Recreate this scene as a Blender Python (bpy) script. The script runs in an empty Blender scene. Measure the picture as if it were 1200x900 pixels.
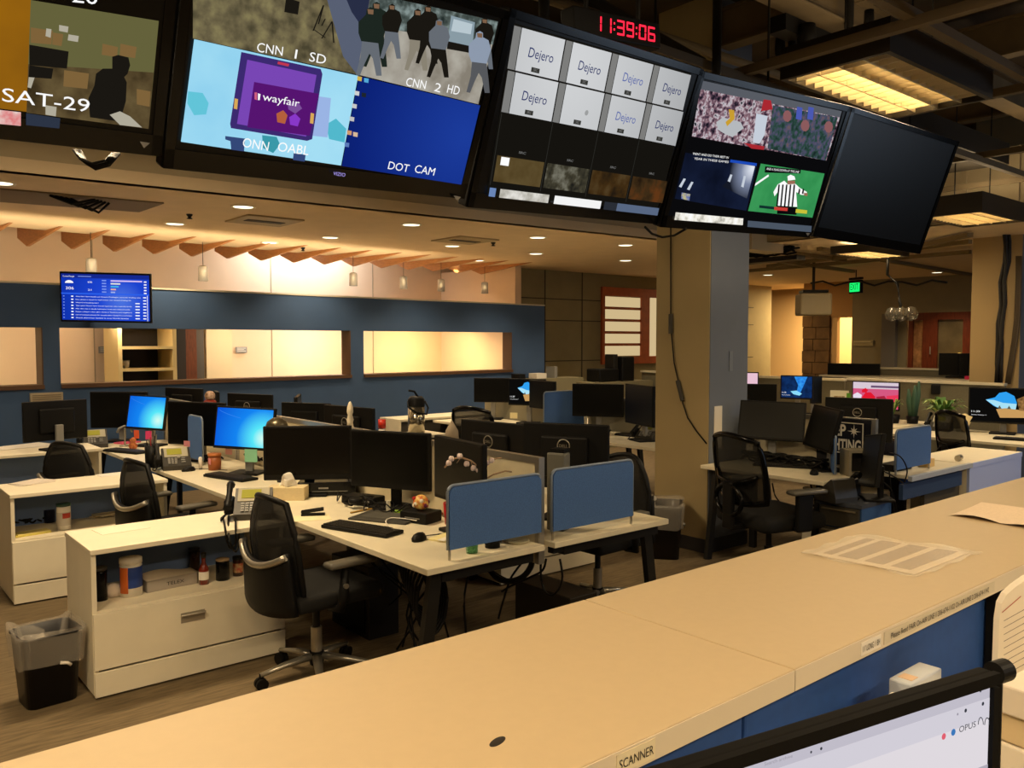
import bpy, bmesh, math, random
from mathutils import Matrix, Vector
random.seed(7)
COL = bpy.context.scene.collection
R = math.radians
# ------------------------------------------------------------ camera geometry
FPX, CAM_H, HEAD = 980.0, 1.70, R(50)
PITCH = math.atan(50 / FPX)
FW = Vector((math.cos(HEAD) * math.cos(PITCH), math.sin(HEAD) * math.cos(PITCH), -math.sin(PITCH)))
RT = Vector((math.sin(HEAD), -math.cos(HEAD), 0))
UP = RT.cross(FW)
CAM = Vector((0, 0, CAM_H))
def ray(px, py): return FW + RT * ((px - 600) / FPX) - UP * ((py - 450) / FPX)
def P(px, py, z):
    r = ray(px, py); return CAM + r * ((z - CAM_H) / r.z)
def on_plane(px, py, o, n):
    r = ray(px, py); return CAM + r * ((o - CAM).dot(n) / r.dot(n))
cd = bpy.data.cameras.new('camera'); cam = bpy.data.objects.new('camera', cd); COL.objects.link(cam)
cd.sensor_width = 36; cd.lens = FPX / 1200 * 36; cd.clip_start = .02; cd.clip_end = 100
cam.matrix_world = Matrix.Translation(CAM) @ Matrix((RT, UP, -FW)).transposed().to_4x4()
bpy.context.scene.camera = cam
# ------------------------------------------------------------ materials
def lin(h):
    if isinstance(h, (tuple, list)): return tuple(h[:3]) + (1,)
    o = []
    for i in (0, 2, 4):
        c = int(h[i:i + 2], 16) / 255
        o.append(c / 12.92 if c <= .04045 else ((c + .055) / 1.055) ** 2.4)
    return tuple(o) + (1,)
MC = {}
def mat(name, col, rough=.6, metal=0, noise=0, scale=20, bump=0, stretch=(1, 1, 1), alpha=1, spec=.5, col2=None, trans=0, ior=1.45, coat=0):
    if name in MC: return MC[name]
    m = bpy.data.materials.new(name); m.use_nodes = True; nt = m.node_tree; b = nt.nodes['Principled BSDF']
    b.inputs['Base Color'].default_value = lin(col); b.inputs['Roughness'].default_value = rough
    b.inputs['Metallic'].default_value = metal; b.inputs['Alpha'].default_value = alpha
    b.inputs['Specular IOR Level'].default_value = spec; b.inputs['Transmission Weight'].default_value = trans
    b.inputs['IOR'].default_value = ior; b.inputs['Coat Weight'].default_value = coat
    tc = nt.nodes.new('ShaderNodeTexCoord'); mp = nt.nodes.new('ShaderNodeMapping'); mp.inputs['Scale'].default_value = stretch
    n = nt.nodes.new('ShaderNodeTexNoise'); n.inputs['Scale'].default_value = scale; n.inputs['Detail'].default_value = 6
    nt.links.new(tc.outputs['Object'], mp.inputs['Vector']); nt.links.new(mp.outputs['Vector'], n.inputs['Vector'])
    if noise or col2:
        cr = nt.nodes.new('ShaderNodeValToRGB'); a = lin(col)
        if col2: c0, c1 = a, lin(col2)
        else: c0 = tuple(x * (1 - noise) for x in a[:3]) + (1,); c1 = tuple(min(1, x * (1 + noise)) for x in a[:3]) + (1,)
        cr.color_ramp.elements[0].color = c0; cr.color_ramp.elements[1].color = c1
        cr.color_ramp.elements[0].position = .35; cr.color_ramp.elements[1].position = .65
        nt.links.new(n.outputs['Fac'], cr.inputs['Fac']); nt.links.new(cr.outputs['Color'], b.inputs['Base Color'])
    if bump:
        bp = nt.nodes.new('ShaderNodeBump'); bp.inputs['Strength'].default_value = bump; bp.inputs['Distance'].default_value = .005
        nt.links.new(n.outputs['Fac'], bp.inputs['Height']); nt.links.new(bp.outputs['Normal'], b.inputs['Normal'])
    MC[name] = m; return m
def glow(name, col, s=1.0, col2=None, scale=20, stretch=(1, 1, 1), cols=None):
    if name in MC: return MC[name]
    m = bpy.data.materials.new(name); m.use_nodes = True; nt = m.node_tree; nt.nodes.remove(nt.nodes['Principled BSDF'])
    e = nt.nodes.new('ShaderNodeEmission'); e.inputs['Color'].default_value = lin(col); e.inputs['Strength'].default_value = s
    nt.links.new(e.outputs[0], nt.nodes['Material Output'].inputs[0])
    if col2 or cols:
        tc = nt.nodes.new('ShaderNodeTexCoord'); mp = nt.nodes.new('ShaderNodeMapping'); mp.inputs['Scale'].default_value = stretch
        n = nt.nodes.new('ShaderNodeTexNoise'); n.inputs['Scale'].default_value = scale; n.inputs['Detail'].default_value = 4
        cr = nt.nodes.new('ShaderNodeValToRGB'); cs = cols or [col, col2]
        cr.color_ramp.elements[0].position = .32; cr.color_ramp.elements[1].position = .68
        cr.color_ramp.elements[0].color = lin(cs[0]); cr.color_ramp.elements[1].color = lin(cs[-1])
        for i, c in enumerate(cs[1:-1]):
            el = cr.color_ramp.elements.new(.32 + .36 * (i + 1) / (len(cs) - 1)); el.color = lin(c)
        nt.links.new(tc.outputs['Object'], mp.inputs['Vector']); nt.links.new(mp.outputs['Vector'], n.inputs['Vector'])
        nt.links.new(n.outputs['Fac'], cr.inputs['Fac']); nt.links.new(cr.outputs['Color'], e.inputs['Color'])
    MC[name] = m; return m
def radial(name, c, r, stops, s=1.0):
    """picture on a lit screen whose colour changes with distance from point c (object space)"""
    m = bpy.data.materials.new(name); m.use_nodes = True; nt = m.node_tree; nt.nodes.remove(nt.nodes['Principled BSDF'])
    e = nt.nodes.new('ShaderNodeEmission'); e.inputs['Strength'].default_value = s
    tc = nt.nodes.new('ShaderNodeTexCoord'); d = nt.nodes.new('ShaderNodeVectorMath'); d.operation = 'DISTANCE'; d.inputs[1].default_value = c
    mu = nt.nodes.new('ShaderNodeMath'); mu.operation = 'DIVIDE'; mu.inputs[1].default_value = r
    cr = nt.nodes.new('ShaderNodeValToRGB')
    cr.color_ramp.elements[0].color = lin(stops[0][1]); cr.color_ramp.elements[0].position = stops[0][0]
    cr.color_ramp.elements[1].color = lin(stops[-1][1]); cr.color_ramp.elements[1].position = stops[-1][0]
    for p, k in stops[1:-1]: cr.color_ramp.elements.new(p).color = lin(k)
    nt.links.new(tc.outputs['Object'], d.inputs[0]); nt.links.new(d.outputs['Value'], mu.inputs[0])
    nt.links.new(mu.outputs[0], cr.inputs['Fac']); nt.links.new(cr.outputs['Color'], e.inputs['Color'])
    nt.links.new(e.outputs[0], nt.nodes['Material Output'].inputs[0]); return m
BLK = mat('black_plastic', '121110', .5, spec=.22)
BLKG = mat('black_gloss', '080808', .18, spec=.25)
SCR = mat('dark_screen', '080807', .32, spec=.25)
FAB = mat('black_fabric', '12110f', .9, noise=.3, scale=300, bump=.3)
MESHF = mat('black_mesh', '15130f', .8, alpha=.82, noise=.3, scale=400)
LAM = mat('cream_laminate', 'e4dabe', .45, noise=.03, scale=8)
WHT = mat('white_laminate', 'eee4ca', .5, noise=.02, scale=8)
EDGE = mat('laminate_edge', 'b9ab90', .5)
CTR = mat('counter_laminate', 'bba785', .55, noise=.012, scale=40)
CTRE = mat('counter_edge', 'd9cdb8', .45)
BLUEF = mat('blue_fabric', '4a6ea8', .9, noise=.12, scale=180, bump=.2)
NAVY = mat('navy_panel', '1f4a94', .75, noise=.06, scale=30)
ALU = mat('silver_aluminium', 'b8b2a4', .35, .8)
DMET = mat('dark_metal', '24221f', .45, .3)
GRYP = mat('grey_plastic', '8c8a84', .5)
PAPER = mat('white_paper', 'e8e2d6', .8)
PRINT = mat('printed_paper', 'ddd2c4', .8, noise=.12, scale=60, stretch=(1, 6, 1))
# ------------------------------------------------------------ mesh builder
class MB:
    def __init__(s, M=None): s.bm = bmesh.new(); s.mats = []; s.M = M or Matrix()
    def mi(s, m):
        if m not in s.mats: s.mats.append(m)
        return s.mats.index(m)
    def _fin(s, vs, fs, m, L=None):
        T = s.M @ L if L else s.M
        for v in vs: v.co = T @ v.co
        i = s.mi(m)
        for f in fs: f.material_index = i
    def box(s, c, d, m, rz=0, bev=0, L=None, seg=2):
        g = bmesh.ops.create_cube(s.bm, size=1)['verts']
        for v in g: v.co = Vector((v.co.x * d[0], v.co.y * d[1], v.co.z * d[2]))
        fs = set(f for v in g for f in v.link_faces)
        if bev:
            es = list(set(e for v in g for e in v.link_edges))
            r = bmesh.ops.bevel(s.bm, geom=es, offset=bev, segments=seg, affect='EDGES', profile=.5)
            fs = set(r['faces']) | set(f for v in r['verts'] for f in v.link_faces)
            g = list(set(v for f in fs for v in f.verts))
        s._fin(g, fs, m, (L or Matrix()) @ Matrix.Translation(c) @ Matrix.Rotation(rz, 4, 'Z'))
        return s
    def bb(s, x0, x1, y0, y1, z0, z1, m, bev=0): return s.box(((x0 + x1) / 2, (y0 + y1) / 2, (z0 + z1) / 2), (x1 - x0, y1 - y0, z1 - z0), m, 0, bev)
    def cyl(s, p0, p1, r0, m, r1=None, seg=16):
        p0, p1 = Vector(p0), Vector(p1); d = p1 - p0; r1 = r0 if r1 is None else r1
        q = d.to_track_quat('Z', 'Y').to_matrix().to_4x4()
        g = bmesh.ops.create_cone(s.bm, cap_ends=True, segments=seg, radius1=max(r0, 1e-4), radius2=max(r1, 1e-4), depth=d.length)['verts']
        s._fin(g, set(f for v in g for f in v.link_faces), m, Matrix.Translation((p0 + p1) / 2) @ q); return s
    def tube(s, pts, r, m, seg=6, close=False, flat=1.0):
        pts = [Vector(p) for p in pts]; n = len(pts); rings = []; i = s.mi(m)
        rr = r if isinstance(r, (list, tuple)) else [r] * n
        for k, p in enumerate(pts):
            a = pts[(k - 1) % n] if (close or k > 0) else p; b = pts[(k + 1) % n] if (close or k < n - 1) else p
            t = (b - a).normalized(); ref = Vector((0, 0, 1)) if abs(t.z) < .95 else Vector((0, 1, 0))
            x = t.cross(ref).normalized(); y = x.cross(t).normalized()
            rings.append([s.bm.verts.new(s.M @ (p + x * (rr[k] * math.cos(2 * math.pi * j / seg)) + y * (rr[k] * flat * math.sin(2 * math.pi * j / seg)))) for j in range(seg)])
        for k in range(n if close else n - 1):
            A, B = rings[k], rings[(k + 1) % n]
            for j in range(seg):
                f = s.bm.faces.new((A[j], A[(j + 1) % seg], B[(j + 1) % seg], B[j])); f.material_index = i; f.smooth = True
        if not close:
            for q in (rings[0][::-1], rings[-1]):
                f = s.bm.faces.new(q); f.material_index = i
        return s
    def lathe(s, prof, m, c=(0, 0, 0), seg=24, sx=1, sy=1):
        i = s.mi(m); c = Vector(c); rings = []
        for r, z in prof:
            if r < 1e-5: rings.append([s.bm.verts.new(s.M @ (c + Vector((0, 0, z))))])
            else: rings.append([s.bm.verts.new(s.M @ (c + Vector((sx * r * math.cos(2 * math.pi * j / seg), sy * r * math.sin(2 * math.pi * j / seg), z)))) for j in range(seg)])
        for A, B in zip(rings, rings[1:]):
            for j in range(seg):
                a0, a1 = A[j % len(A)], A[(j + 1) % len(A)]; b0, b1 = B[j % len(B)], B[(j + 1) % len(B)]
                vs = []
                for v in (a0, a1, b1, b0):
                    if v not in vs: vs.append(v)
                if len(vs) > 2:
                    f = s.bm.faces.new(vs); f.material_index = i; f.smooth = True
        return s
    def prism(s, poly, h, m, L=None):
        """poly in local XY, extruded 0..h along local Z, placed by L"""
        T = s.M @ (L or Matrix()); i = s.mi(m)
        a = [s.bm.verts.new(T @ Vector((x, y, 0))) for x, y in poly]; b = [s.bm.verts.new(T @ Vector((x, y, h))) for x, y in poly]
        n = len(poly); fs = [s.bm.faces.new(a[::-1]), s.bm.faces.new(b)]
        for k in range(n): fs.append(s.bm.faces.new((a[k], a[(k + 1) % n], b[(k + 1) % n], b[k])))
        for f in fs: f.material_index = i
        return s
    def face(s, vs, m):
        f = s.bm.faces.new([s.bm.verts.new(s.M @ Vector(v)) for v in vs]); f.material_index = s.mi(m); return s
    def sheet(s, fn, nu, nv, th, m):
        """curved slab: fn(u,v)->point, thickness th along local -Y"""
        i = s.mi(m); G = []
        for k in (0, 1):
            G.append([[s.bm.verts.new(s.M @ (Vector(fn(a / nu, b / nv)) + Vector((0, k * th, 0)))) for a in range(nu + 1)] for b in range(nv + 1)])
        def q(a, b, c, d):
            f = s.bm.faces.new((a, b, c, d)); f.material_index = i; f.smooth = True
        for b in range(nv):
            for a in range(nu):
                q(G[0][b][a], G[0][b][a + 1], G[0][b + 1][a + 1], G[0][b + 1][a]); q(G[1][b][a], G[1][b + 1][a], G[1][b + 1][a + 1], G[1][b][a + 1])
        for b in range(nv):
            for a in (0, nu): q(G[0][b][a], G[0][b + 1][a], G[1][b + 1][a], G[1][b][a])
        for a in range(nu):
            for b in (0, nv): q(G[0][b][a], G[0][b][a + 1], G[1][b][a + 1], G[1][b][a])
        return s
    def build(s, name, parent=None, loc=(0, 0, 0), rz=0, smooth=False):
        me = bpy.data.meshes.new(name); bmesh.ops.recalc_face_normals(s.bm, faces=s.bm.faces[:])
        if smooth:
            for f in s.bm.faces: f.smooth = True
        s.bm.to_mesh(me); s.bm.free()
        for m in s.mats: me.materials.append(m)
        if smooth:
            try: me.set_sharp_from_angle(angle=R(40))
            except Exception: pass
        o = bpy.data.objects.new(name, me); COL.objects.link(o); o.location = loc; o.rotation_euler.z = rz
        if parent: o.parent = parent
        return o
def smooth_pts(pts, n=4):
    P_ = [Vector(p) for p in pts]
    if len(P_) < 3: return P_
    out = []
    for i in range(len(P_) - 1):
        a, b, c, d = P_[max(i - 1, 0)], P_[i], P_[i + 1], P_[min(i + 2, len(P_) - 1)]
        for k in range(n):
            t = k / n; out.append(.5 * ((2 * b) + (c - a) * t + (2 * a - 5 * b + 4 * c - d) * t * t + (3 * b - a - 3 * c + d) * t ** 3))
    return out + [P_[-1]]
def tag(o, label, cat, group=None, kind=None):
    o['label'] = label; o['category'] = cat
    if group: o['group'] = group
    if kind: o['kind'] = kind
    return o
def thing(name, label, cat, loc=(0, 0, 0), rz=0, group=None):
    o = bpy.data.objects.new(name, None); COL.objects.link(o); o.location = loc; o.rotation_euler.z = rz
    return tag(o, label, cat, group)
def struct(mb, name, **k):
    o = mb.build(name, **k); o['kind'] = 'structure'; return o
def solo(mb, name, label, cat, group=None, **k): return tag(mb.build(name, **k), label, cat, group)
def dup(root, loc, rz, label, group=None, scale=None):
    c = root.copy(); COL.objects.link(c); c.location = loc; c.rotation_euler.z = rz; c['label'] = label
    if group: c['group'] = group
    if scale: c.scale = scale
    def rec(a, b):
        for ch in list(a.children):
            d = ch.copy(); COL.objects.link(d); d.parent = b; rec(ch, d)
    rec(root, c); return c
TXT = {}
def text_polys(t, bold=0):
    """glyph polygons of a word, as (verts, faces, width)"""
    if (t, bold) in TXT: return TXT[(t, bold)]
    cu = bpy.data.curves.new('lettering', 'FONT'); cu.body = t; cu.size = 1; cu.resolution_u = 3; cu.offset = bold
    o = bpy.data.objects.new('lettering', cu); COL.objects.link(o); bpy.context.view_layer.update()
    me = bpy.data.meshes.new_from_object(o)
    vs = [v.co.copy() for v in me.vertices]; fs = [tuple(p.vertices) for p in me.polygons]
    bpy.data.objects.remove(o); bpy.data.curves.remove(cu); bpy.data.meshes.remove(me)
    x0 = min(v.x for v in vs); x1 = max(v.x for v in vs)
    TXT[(t, bold)] = ([Vector(((v.x - x0) / (x1 - x0), v.y / .70, 0)) for v in vs], fs); return TXT[(t, bold)]
class Panel:
    """drawing on a flat panel; F = world frame of the panel (x right, z up, faces -y); root = owner"""
    def __init__(s, F, root_world, off=.001):
        s.F = F; s.W = root_world.inverted(); s.mb = MB(); s.k = 0; s.off = off; s.o = F.translation; s.n = -(F.to_3x3() @ Vector((0, 1, 0)))
        s.mask = None
    def loc(s, px, py):
        p = s.F.inverted() @ on_plane(px, py, s.o + s.n * s.off, s.n); return (p.x, p.z)
    def corners(s, *q): s.q = [Vector(s.loc(*c)) for c in q]
    def rect(s, w, h, cx=0, cz=0): s.q = [Vector((cx - w / 2, cz + h / 2)), Vector((cx + w / 2, cz + h / 2)), Vector((cx + w / 2, cz - h / 2)), Vector((cx - w / 2, cz - h / 2))]
    def uv(s, u, v):
        a, b, c, d = s.q; return tuple((a * (1 - u) + b * u) * (1 - v) + (d * (1 - u) + c * u) * v)
    def poly(s, pts, m, step=True):
        if step: s.k += 1
        y = -(s.off + s.k * .00025)
        s.mb.face([s.W @ s.F @ Vector((x, y, z)) for x, z in pts], m)
    def quad(s, u0, v0, u1, v1, m, step=True): s.poly([s.uv(u0, v0), s.uv(u1, v0), s.uv(u1, v1), s.uv(u0, v1)], m, step)
    def pquad(s, pts, m): s.poly([s.loc(*p) for p in pts], m)
    def disc(s, u, v, r, m, n=16, asp=1.0):
        c = s.uv(u, v); s.poly([(c[0] + r * math.cos(2 * math.pi * i / n), c[1] + r * asp * math.sin(2 * math.pi * i / n)) for i in range(n)], m)
    def text(s, t, a, b, h, m, bold=0):
        """a,b = local (x,z) of the baseline ends, h = cap height"""
        s.k += 1; y = -(s.off + s.k * .00025); vs, fs = text_polys(t, bold); i = s.mb.mi(m)
        a, b = Vector(a), Vector(b); d = b - a; e = Vector((-d.y, d.x)).normalized() * h
        V = [s.mb.bm.verts.new(s.W @ s.F @ Vector(((a + d * v.x + e * v.y).x, y, (a + d * v.x + e * v.y).y))) for v in vs]
        for f in fs:
            try: s.mb.bm.faces.new([V[j] for j in f]).material_index = i
            except ValueError: pass
    def ptext(s, t, a, b, hpx, m, skew=0):
        A, B = s.loc(*a), s.loc(*b); C = s.loc(a[0], a[1] - hpx); s.text(t, A, B, (Vector(C) - Vector(A)).length, m)
    def utext(s, t, u0, u1, v, h, m, bold=0): s.text(t, s.uv(u0, v), s.uv(u1, v), h, m, bold)
    def build(s, name, parent): return s.mb.build(name, parent)
# ------------------------------------------------------------ the room
SOF = 2.95
carpet = mat('brown_carpet', '6f5f45', .95, noise=.22, scale=7, bump=.4, stretch=(1, 7, 1))
struct(MB().bb(-4, 19, -4, 15, -.1, 0, carpet), 'floor')
deck = mat('dark_deck', '463a2a', .9, noise=.25, scale=2)
struct(MB().bb(-4, 19, -4, 15, 4.4, 4.5, deck), 'ceiling')
tan = mat('tan_drywall', 'e2cba6', .85, noise=.03, scale=4)
grey = mat('grey_panel_wall', '90845f', .85, noise=.05, scale=5)
seam = mat('seam', '3d372d', .8)
# lower drywall ceiling with its face towards the open ceiling
a = P(0, 199, SOF); b = P(765, 279, SOF); dr = (b - a).normalized()
A0 = a - dr * 4; A1 = a + dr * ((9.3 - a.x) / dr.x)
f0 = P(0, 265, SOF); f1 = P(590, 318, SOF); fd = (f1 - f0).normalized(); F0 = f0 - fd * 4; F1 = f1 + fd * .6
mb = MB()
mb.prism([(A0.x, A0.y), (A1.x, A1.y), (9.3, 2.0), (18, 2.0), (18, 12.5), (F1.x, 12.5), (F1.x, F1.y), (F0.x, F0.y)], .10, tan, Matrix.Translation((0, 0, SOF)))
struct(mb, 'ceiling_lower')
fasc = mat('fascia_drywall', 'b8a888', .85, noise=.04, scale=4)
mb = MB(); L = (A1 - A0).length; ang = math.atan2(dr.y, dr.x)
mb.box(((A0 + A1) / 2 + Vector((0, .06, .35))), (L, .1, .7), fasc, ang)
mb.bb(9.3, 9.42, 2.0, A1.y, SOF, 3.65, fasc)
for k in range(9): mb.bb(9.27, 9.30, 2.2 + .5 * k, 2.23 + .5 * k, SOF + .1, 3.65, fasc)
struct(mb, 'wall_soffit_face')
# outer walls
dwall = mat('dark_wall', '5a5040', .9)
struct(MB().bb(-4.1, -4, -4, 15, 0, 4.4, dwall), 'wall_left')
struct(MB().bb(-4, 19, -4.1, -4, 0, 4.4, dwall), 'wall_front')
cream = mat('cream_wall', 'e2c6a4', .8, noise=.02, scale=3)
# ---- blue partition with three openings
W0 = Vector((2.62, 9.55, 0)); wd = Vector((math.cos(R(4.5)), math.sin(R(4.5)), 0)); wn = Vector((wd.y, -wd.x, 0))
def wS(px): return (on_plane(px, 400, W0, wn) - W0).dot(wd)
BL = mat('blue_wall_paint', '3f587c', .8, noise=.04, scale=3)
SIL = mat('brown_sill', '5c4028', .5)
WM = Matrix.Translation(W0) @ Matrix.Rotation(R(4.5), 4, 'Z')
s0, s1 = -6.0, wS(638); z0, z1, zt = 1.25, 1.84, 2.27
ops = [(-5.0, wS(50)), (wS(70), wS(411)), (wS(426), wS(600))]
mb = MB(WM)
mb.bb(s0, s1, 0, .2, 0, z0, BL); mb.bb(s0, s1, 0, .2, z1, zt, BL)
e = s0
for u, v in ops:
    mb.bb(e, u, 0, .2, z0, z1, BL); e = v
mb.bb(e, s1, 0, .2, z0, z1, BL)
struct(mb, 'wall_blue_partition')
for i, (u, v) in enumerate(ops):
    mb = MB(WM); mb.bb(u, v, -.03, .23, z0 - .03, z0 + .012, SIL); mb.bb(v - .012, v, .0, .2, z0 + .012, z1, SIL)
    struct(mb, 'trim_%d' % (i + 1))
struct(MB(WM).bb(s0, s1, -.01, .21, zt, zt + .02, mat('cap_white', 'cfc6b0', .6)), 'trim_4')
# ---- corridor behind the partition
mb = MB(WM); mb.bb(-7, 6.9, 2.6, 2.7, 0, 4.0, cream)
for s in (-2.2, .5, 3.1, 5.0): mb.bb(s, s + .012, 2.59, 2.6, 0, 4.0, mat('joint', 'a8957a', .8))
struct(mb, 'wall_back')
struct(MB(WM).bb(-7, 7.0, 0.9, 2.7, 3.45, 3.5, cream), 'ceiling_corridor')
struct(MB().bb(8.92, 9.05, 10.55, 13.2, 0, SOF, cream), 'wall_corridor_end')
wood = mat('fin_wood', 'b47a44', .55, noise=.12, scale=12, stretch=(1, 1, 6))
q0 = P(31, 287, 2.84); q1 = P(446, 313, 2.84); step = (q1 - q0) / 10
for k in range(-2, 15):
    t = q0 + step * k; L = .95
    # board seen from the side, running away from the edge of the lower ceiling
    poly = [(-1.35, 2.97), (-1.35, 3.42), (.34, 3.42), (.34, 2.95), (.0, 2.825)]
    M = Matrix.Translation((t.x, t.y, 0)) @ Matrix.Rotation(R(96), 4, 'Z') @ Matrix.Rotation(R(90), 4, 'X')
    mb = MB(); mb.prism(poly, .035, wood, M); solo(mb, 'ceiling_fin', 'wooden ceiling fin hanging over the corridor behind the blue partition', 'ceiling fin', 'wooden ceiling fins over the corridor')
glassl = mat('lamp_glass', 'f4efe4', .15, trans=.6)
for i, (px, py, lb) in enumerate([(107, 312, 'small glass pendant lamp just above the blue statistics screen'), (238, 320, 'small glass pendant lamp above the blue wall, second from left'), (414, 327, 'glass pendant lamp hanging before the bright cool-lit stretch of wall'),
        (473, 331, 'glass pendant lamp hanging right of the brightest wall patch'), (517, 334, 'faint small glass pendant between two others at the right end'), (568, 337, 'rightmost glass pendant lamp near the cream corner post')]):
    c = on_plane(px, py, W0 - wn * 1.0, wn); t = thing('pendant_lamp', lb, 'pendant lamp', (c.x, c.y, c.z), 0, 'glass pendants in the corridor')
    MB().tube([(0, 0, .1), (0, 0, 3.45 - c.z)], .004, DMET, 4).build('cord', t)
    MB().lathe([(0, .1), (.045, .09), (.05, .07), (.0, .07)], ALU).build('cap', t)
    MB().lathe([(.055, .08), (.06, -.1), (.052, -.1), (.05, .07)], glassl).build('glass_shade', t)
    MB().lathe([(0, .05), (.02, .03), (.026, -.02), (0, -.06)], glow('bulb', 'ffdca0', 2.2)).build('bulb', t)
# corridor things seen through the long opening
def behind(px, py, d): return on_plane(px, py, W0 - wn * d, wn)
a = behind(141, 420, 1.6); b = behind(205, 420, 1.6); w = (b - a).length
t = thing('storage_shelf', 'cream metal storage shelf seen through the long opening in the blue wall', 'shelf', (a.x, a.y, 0), R(4.5))
SHM = mat('cream_metal', 'd8c48c', .45)
for x in (0, w): MB().bb(x - .025, x + .025, 0, .5, 0, 1.95, SHM).build('upright', t)
for z in (.5, .95, 1.32, 1.6, 1.93): MB().bb(.025, w - .025, 0, .5, z, z + .035, SHM).build('shelf_board', t)
solo(MB(Matrix.Rotation(0, 4, 'Z')).bb(0.03, w, .52, .55, 0, 2.3, mat('charcoal_board', '37332f', .9)), 'back_board', 'dark board standing behind the cream metal shelf', 'board', loc=(a.x, a.y, 0), rz=R(4.5))
solo(MB().lathe([(0, 0), (.035, 0), (.045, .1), (.042, .1), (.033, .005), (0, .005)], mat('clear_cup', 'd9d2c0', .2, alpha=.6)), 'plastic_cup', 'clear plastic cup on the cream metal shelf', 'cup', loc=(a.x + .12, a.y + .2, 1.355))
dm = mat('door_wood', '6a3a1e', .5, noise=.2, scale=9, stretch=(5, 5, 1))
a = behind(206, 420, 1.9); b = behind(240, 420, 1.9); w = (b - a).length
t = thing('wooden_door', 'reddish brown wooden door standing ajar behind the blue partition', 'door', (a.x, a.y, 0), R(4.5))
MB().bb(0, w * .35, 0, .3, 0, 2.25, mat('dark_frame', '2b2520', .6)).build('frame', t); MB().bb(w * .35, w * .72, 0, .06, 0, 2.2, dm).build('door_leaf', t)
MB().bb(w * .72, w, 0.02, .2, 0, 2.25, mat('grey_jamb', '57514a', .7)).build('door_jamb', t)
lw = mat('locker_cream', 'dcc9a2', .7)
a = behind(242, 420, 2.3); b = behind(272, 420, 2.3)
solo(MB().bb(0, (b - a).length, 0, .25, 0, 2.3, lw), 'corridor_cupboard', 'cream tall cupboard right of the brown door behind the partition', 'cupboard', loc=(a.x, a.y, 0), rz=R(4.5))
for px, lb in ((124, 'grey sign plate on the corridor wall left of the cream shelf'), (283, 'grey sign plate on the corridor wall right of the brown door')):
    a = behind(px, 410, 2.57); t = thing('wall_sign', lb, 'sign', (a.x, a.y, a.z), R(4.5), 'corridor sign plates')
    MB().bb(-.09, .09, 0, .012, -.045, .045, mat('sign_grey', '8d8a86', .6)).build('plate', t)
    m = MB(); [m.bb(-.07, .07 - .03 * (k % 2), -.004, 0, .02 - .022 * k, .03 - .022 * k, mat('sign_light', 'd8d3c8', .6)) for k in range(3)]; m.build('lettering', t)
# ---- grey panelled wall and shoji window
YG = 10.9
mb = MB(); wx = lambda px, py=380: on_plane(px, py, Vector((0, YG, 0)), Vector((0, 1, 0)))
mb.bb(9.05, 16.9, YG, YG + .12, 0, SOF, grey)
for x in (9.9, wx(682).x, 13.6): mb.bb(x - .012, x + .012, YG - .004, YG, 0, SOF, seam)
for z in (1.35, 2.07, 2.45): mb.bb(9.05, 16.2, YG - .004, YG, z - .008, z + .008, seam)
struct(mb, 'wall_right_panels')
c0 = wx(704, 336); c1 = wx(704, 427); x0 = c0.x; zT, zB = c0.z, c1.z; wW = 1.75
t = thing('window_1', 'orange wood shoji style window with five pale panes', 'window', (x0, YG - .05, zB)); t['kind'] = 'structure'
OR = mat('orange_wood', 'b0501c', .5, noise=.12, scale=8); H = zT - zB
m = MB(); m.bb(0, wW, 0, .06, 0, .14, OR); m.bb(0, wW, 0, .06, H - .16, H, OR); m.bb(0, .07, 0, .06, .14, H - .16, OR); m.bb(wW - .07, wW, 0, .06, .14, H - .16, OR)
xm = wx(752).x - x0; xn = wx(759).x - x0; m.bb(xm - .07, xn, 0, .06, .14, H - .16, OR); m.build('frame', t)
pane = glow('lit_paper_pane', 'e6cb98', .78)
hh = H - .30
for k in range(5):
    zz = .14 + hh * k / 5; MB().bb(.07, xm - .07, .03, .04, zz + .015, zz + hh / 5 - .015, pane).build('pane', t)
    if k: MB().bb(.07, xm - .07, 0.01, .055, zz - .025, zz + .025, OR).build('muntin', t)
MB().bb(xn, wW - .07, .03, .04, .14, H - .16, pane).build('pane', t)
# ---- far right end walls
XR = 16.6
def fx(px, py=400, x=XR): return on_plane(px, py, Vector((x, 0, 0)), Vector((1, 0, 0)))
gw = mat('khaki_wall', '8c8062', .85, noise=.04, scale=4)
mb = MB(); y1000, y1065, y1100 = fx(998).y, fx(1062).y, fx(1140).y
mb.bb(XR, XR + .15, y1065, y1000, 0, SOF, gw); mb.bb(XR, XR + .15, -4, y1100 - .0, 0, SOF, gw)
ztop = fx(1100, 366).z; mb.bb(XR, XR + .15, y1100, y1065, ztop, SOF, gw)
ycor = YG; zc = fx(985, 372).z; mb.bb(XR, XR + .15, y1000, fx(941).y, zc, SOF, mat('warm_wall', 'b58a54', .85))
struct(mb, 'wall_right')
struct(MB().bb(18.9, 19, -4, 15, 0, 4.4, mat('far_cream', 'e8c48a', .85)), 'wall_far')
brick = mat('tan_brick', '6e5436', .9, noise=.3, scale=3, bump=.5)
m = MB(); ya, yb = fx(973).y, fx(941).y
for k in range(9):
    for j in range(2):
        y_ = ya + (yb - ya) * (j / 2 if k % 2 else (0 if j == 0 else .62)); y2 = ya + (yb - ya) * ((j + 1) / 2 if k % 2 else (.62 if j == 0 else 1))
        m.bb(XR - .02 - .015 * ((k * 7 + j * 3) % 3), XR + .3, y_ + .008, y2 - .008, k * .25 + .006, (k + 1) * .25 - .006, brick)
m.bb(XR + .01, XR + .28, ya, yb, 0, 2.25, mat('mortar', '50402c', .9)); struct(m, 'wall_brick_pier')
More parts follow.
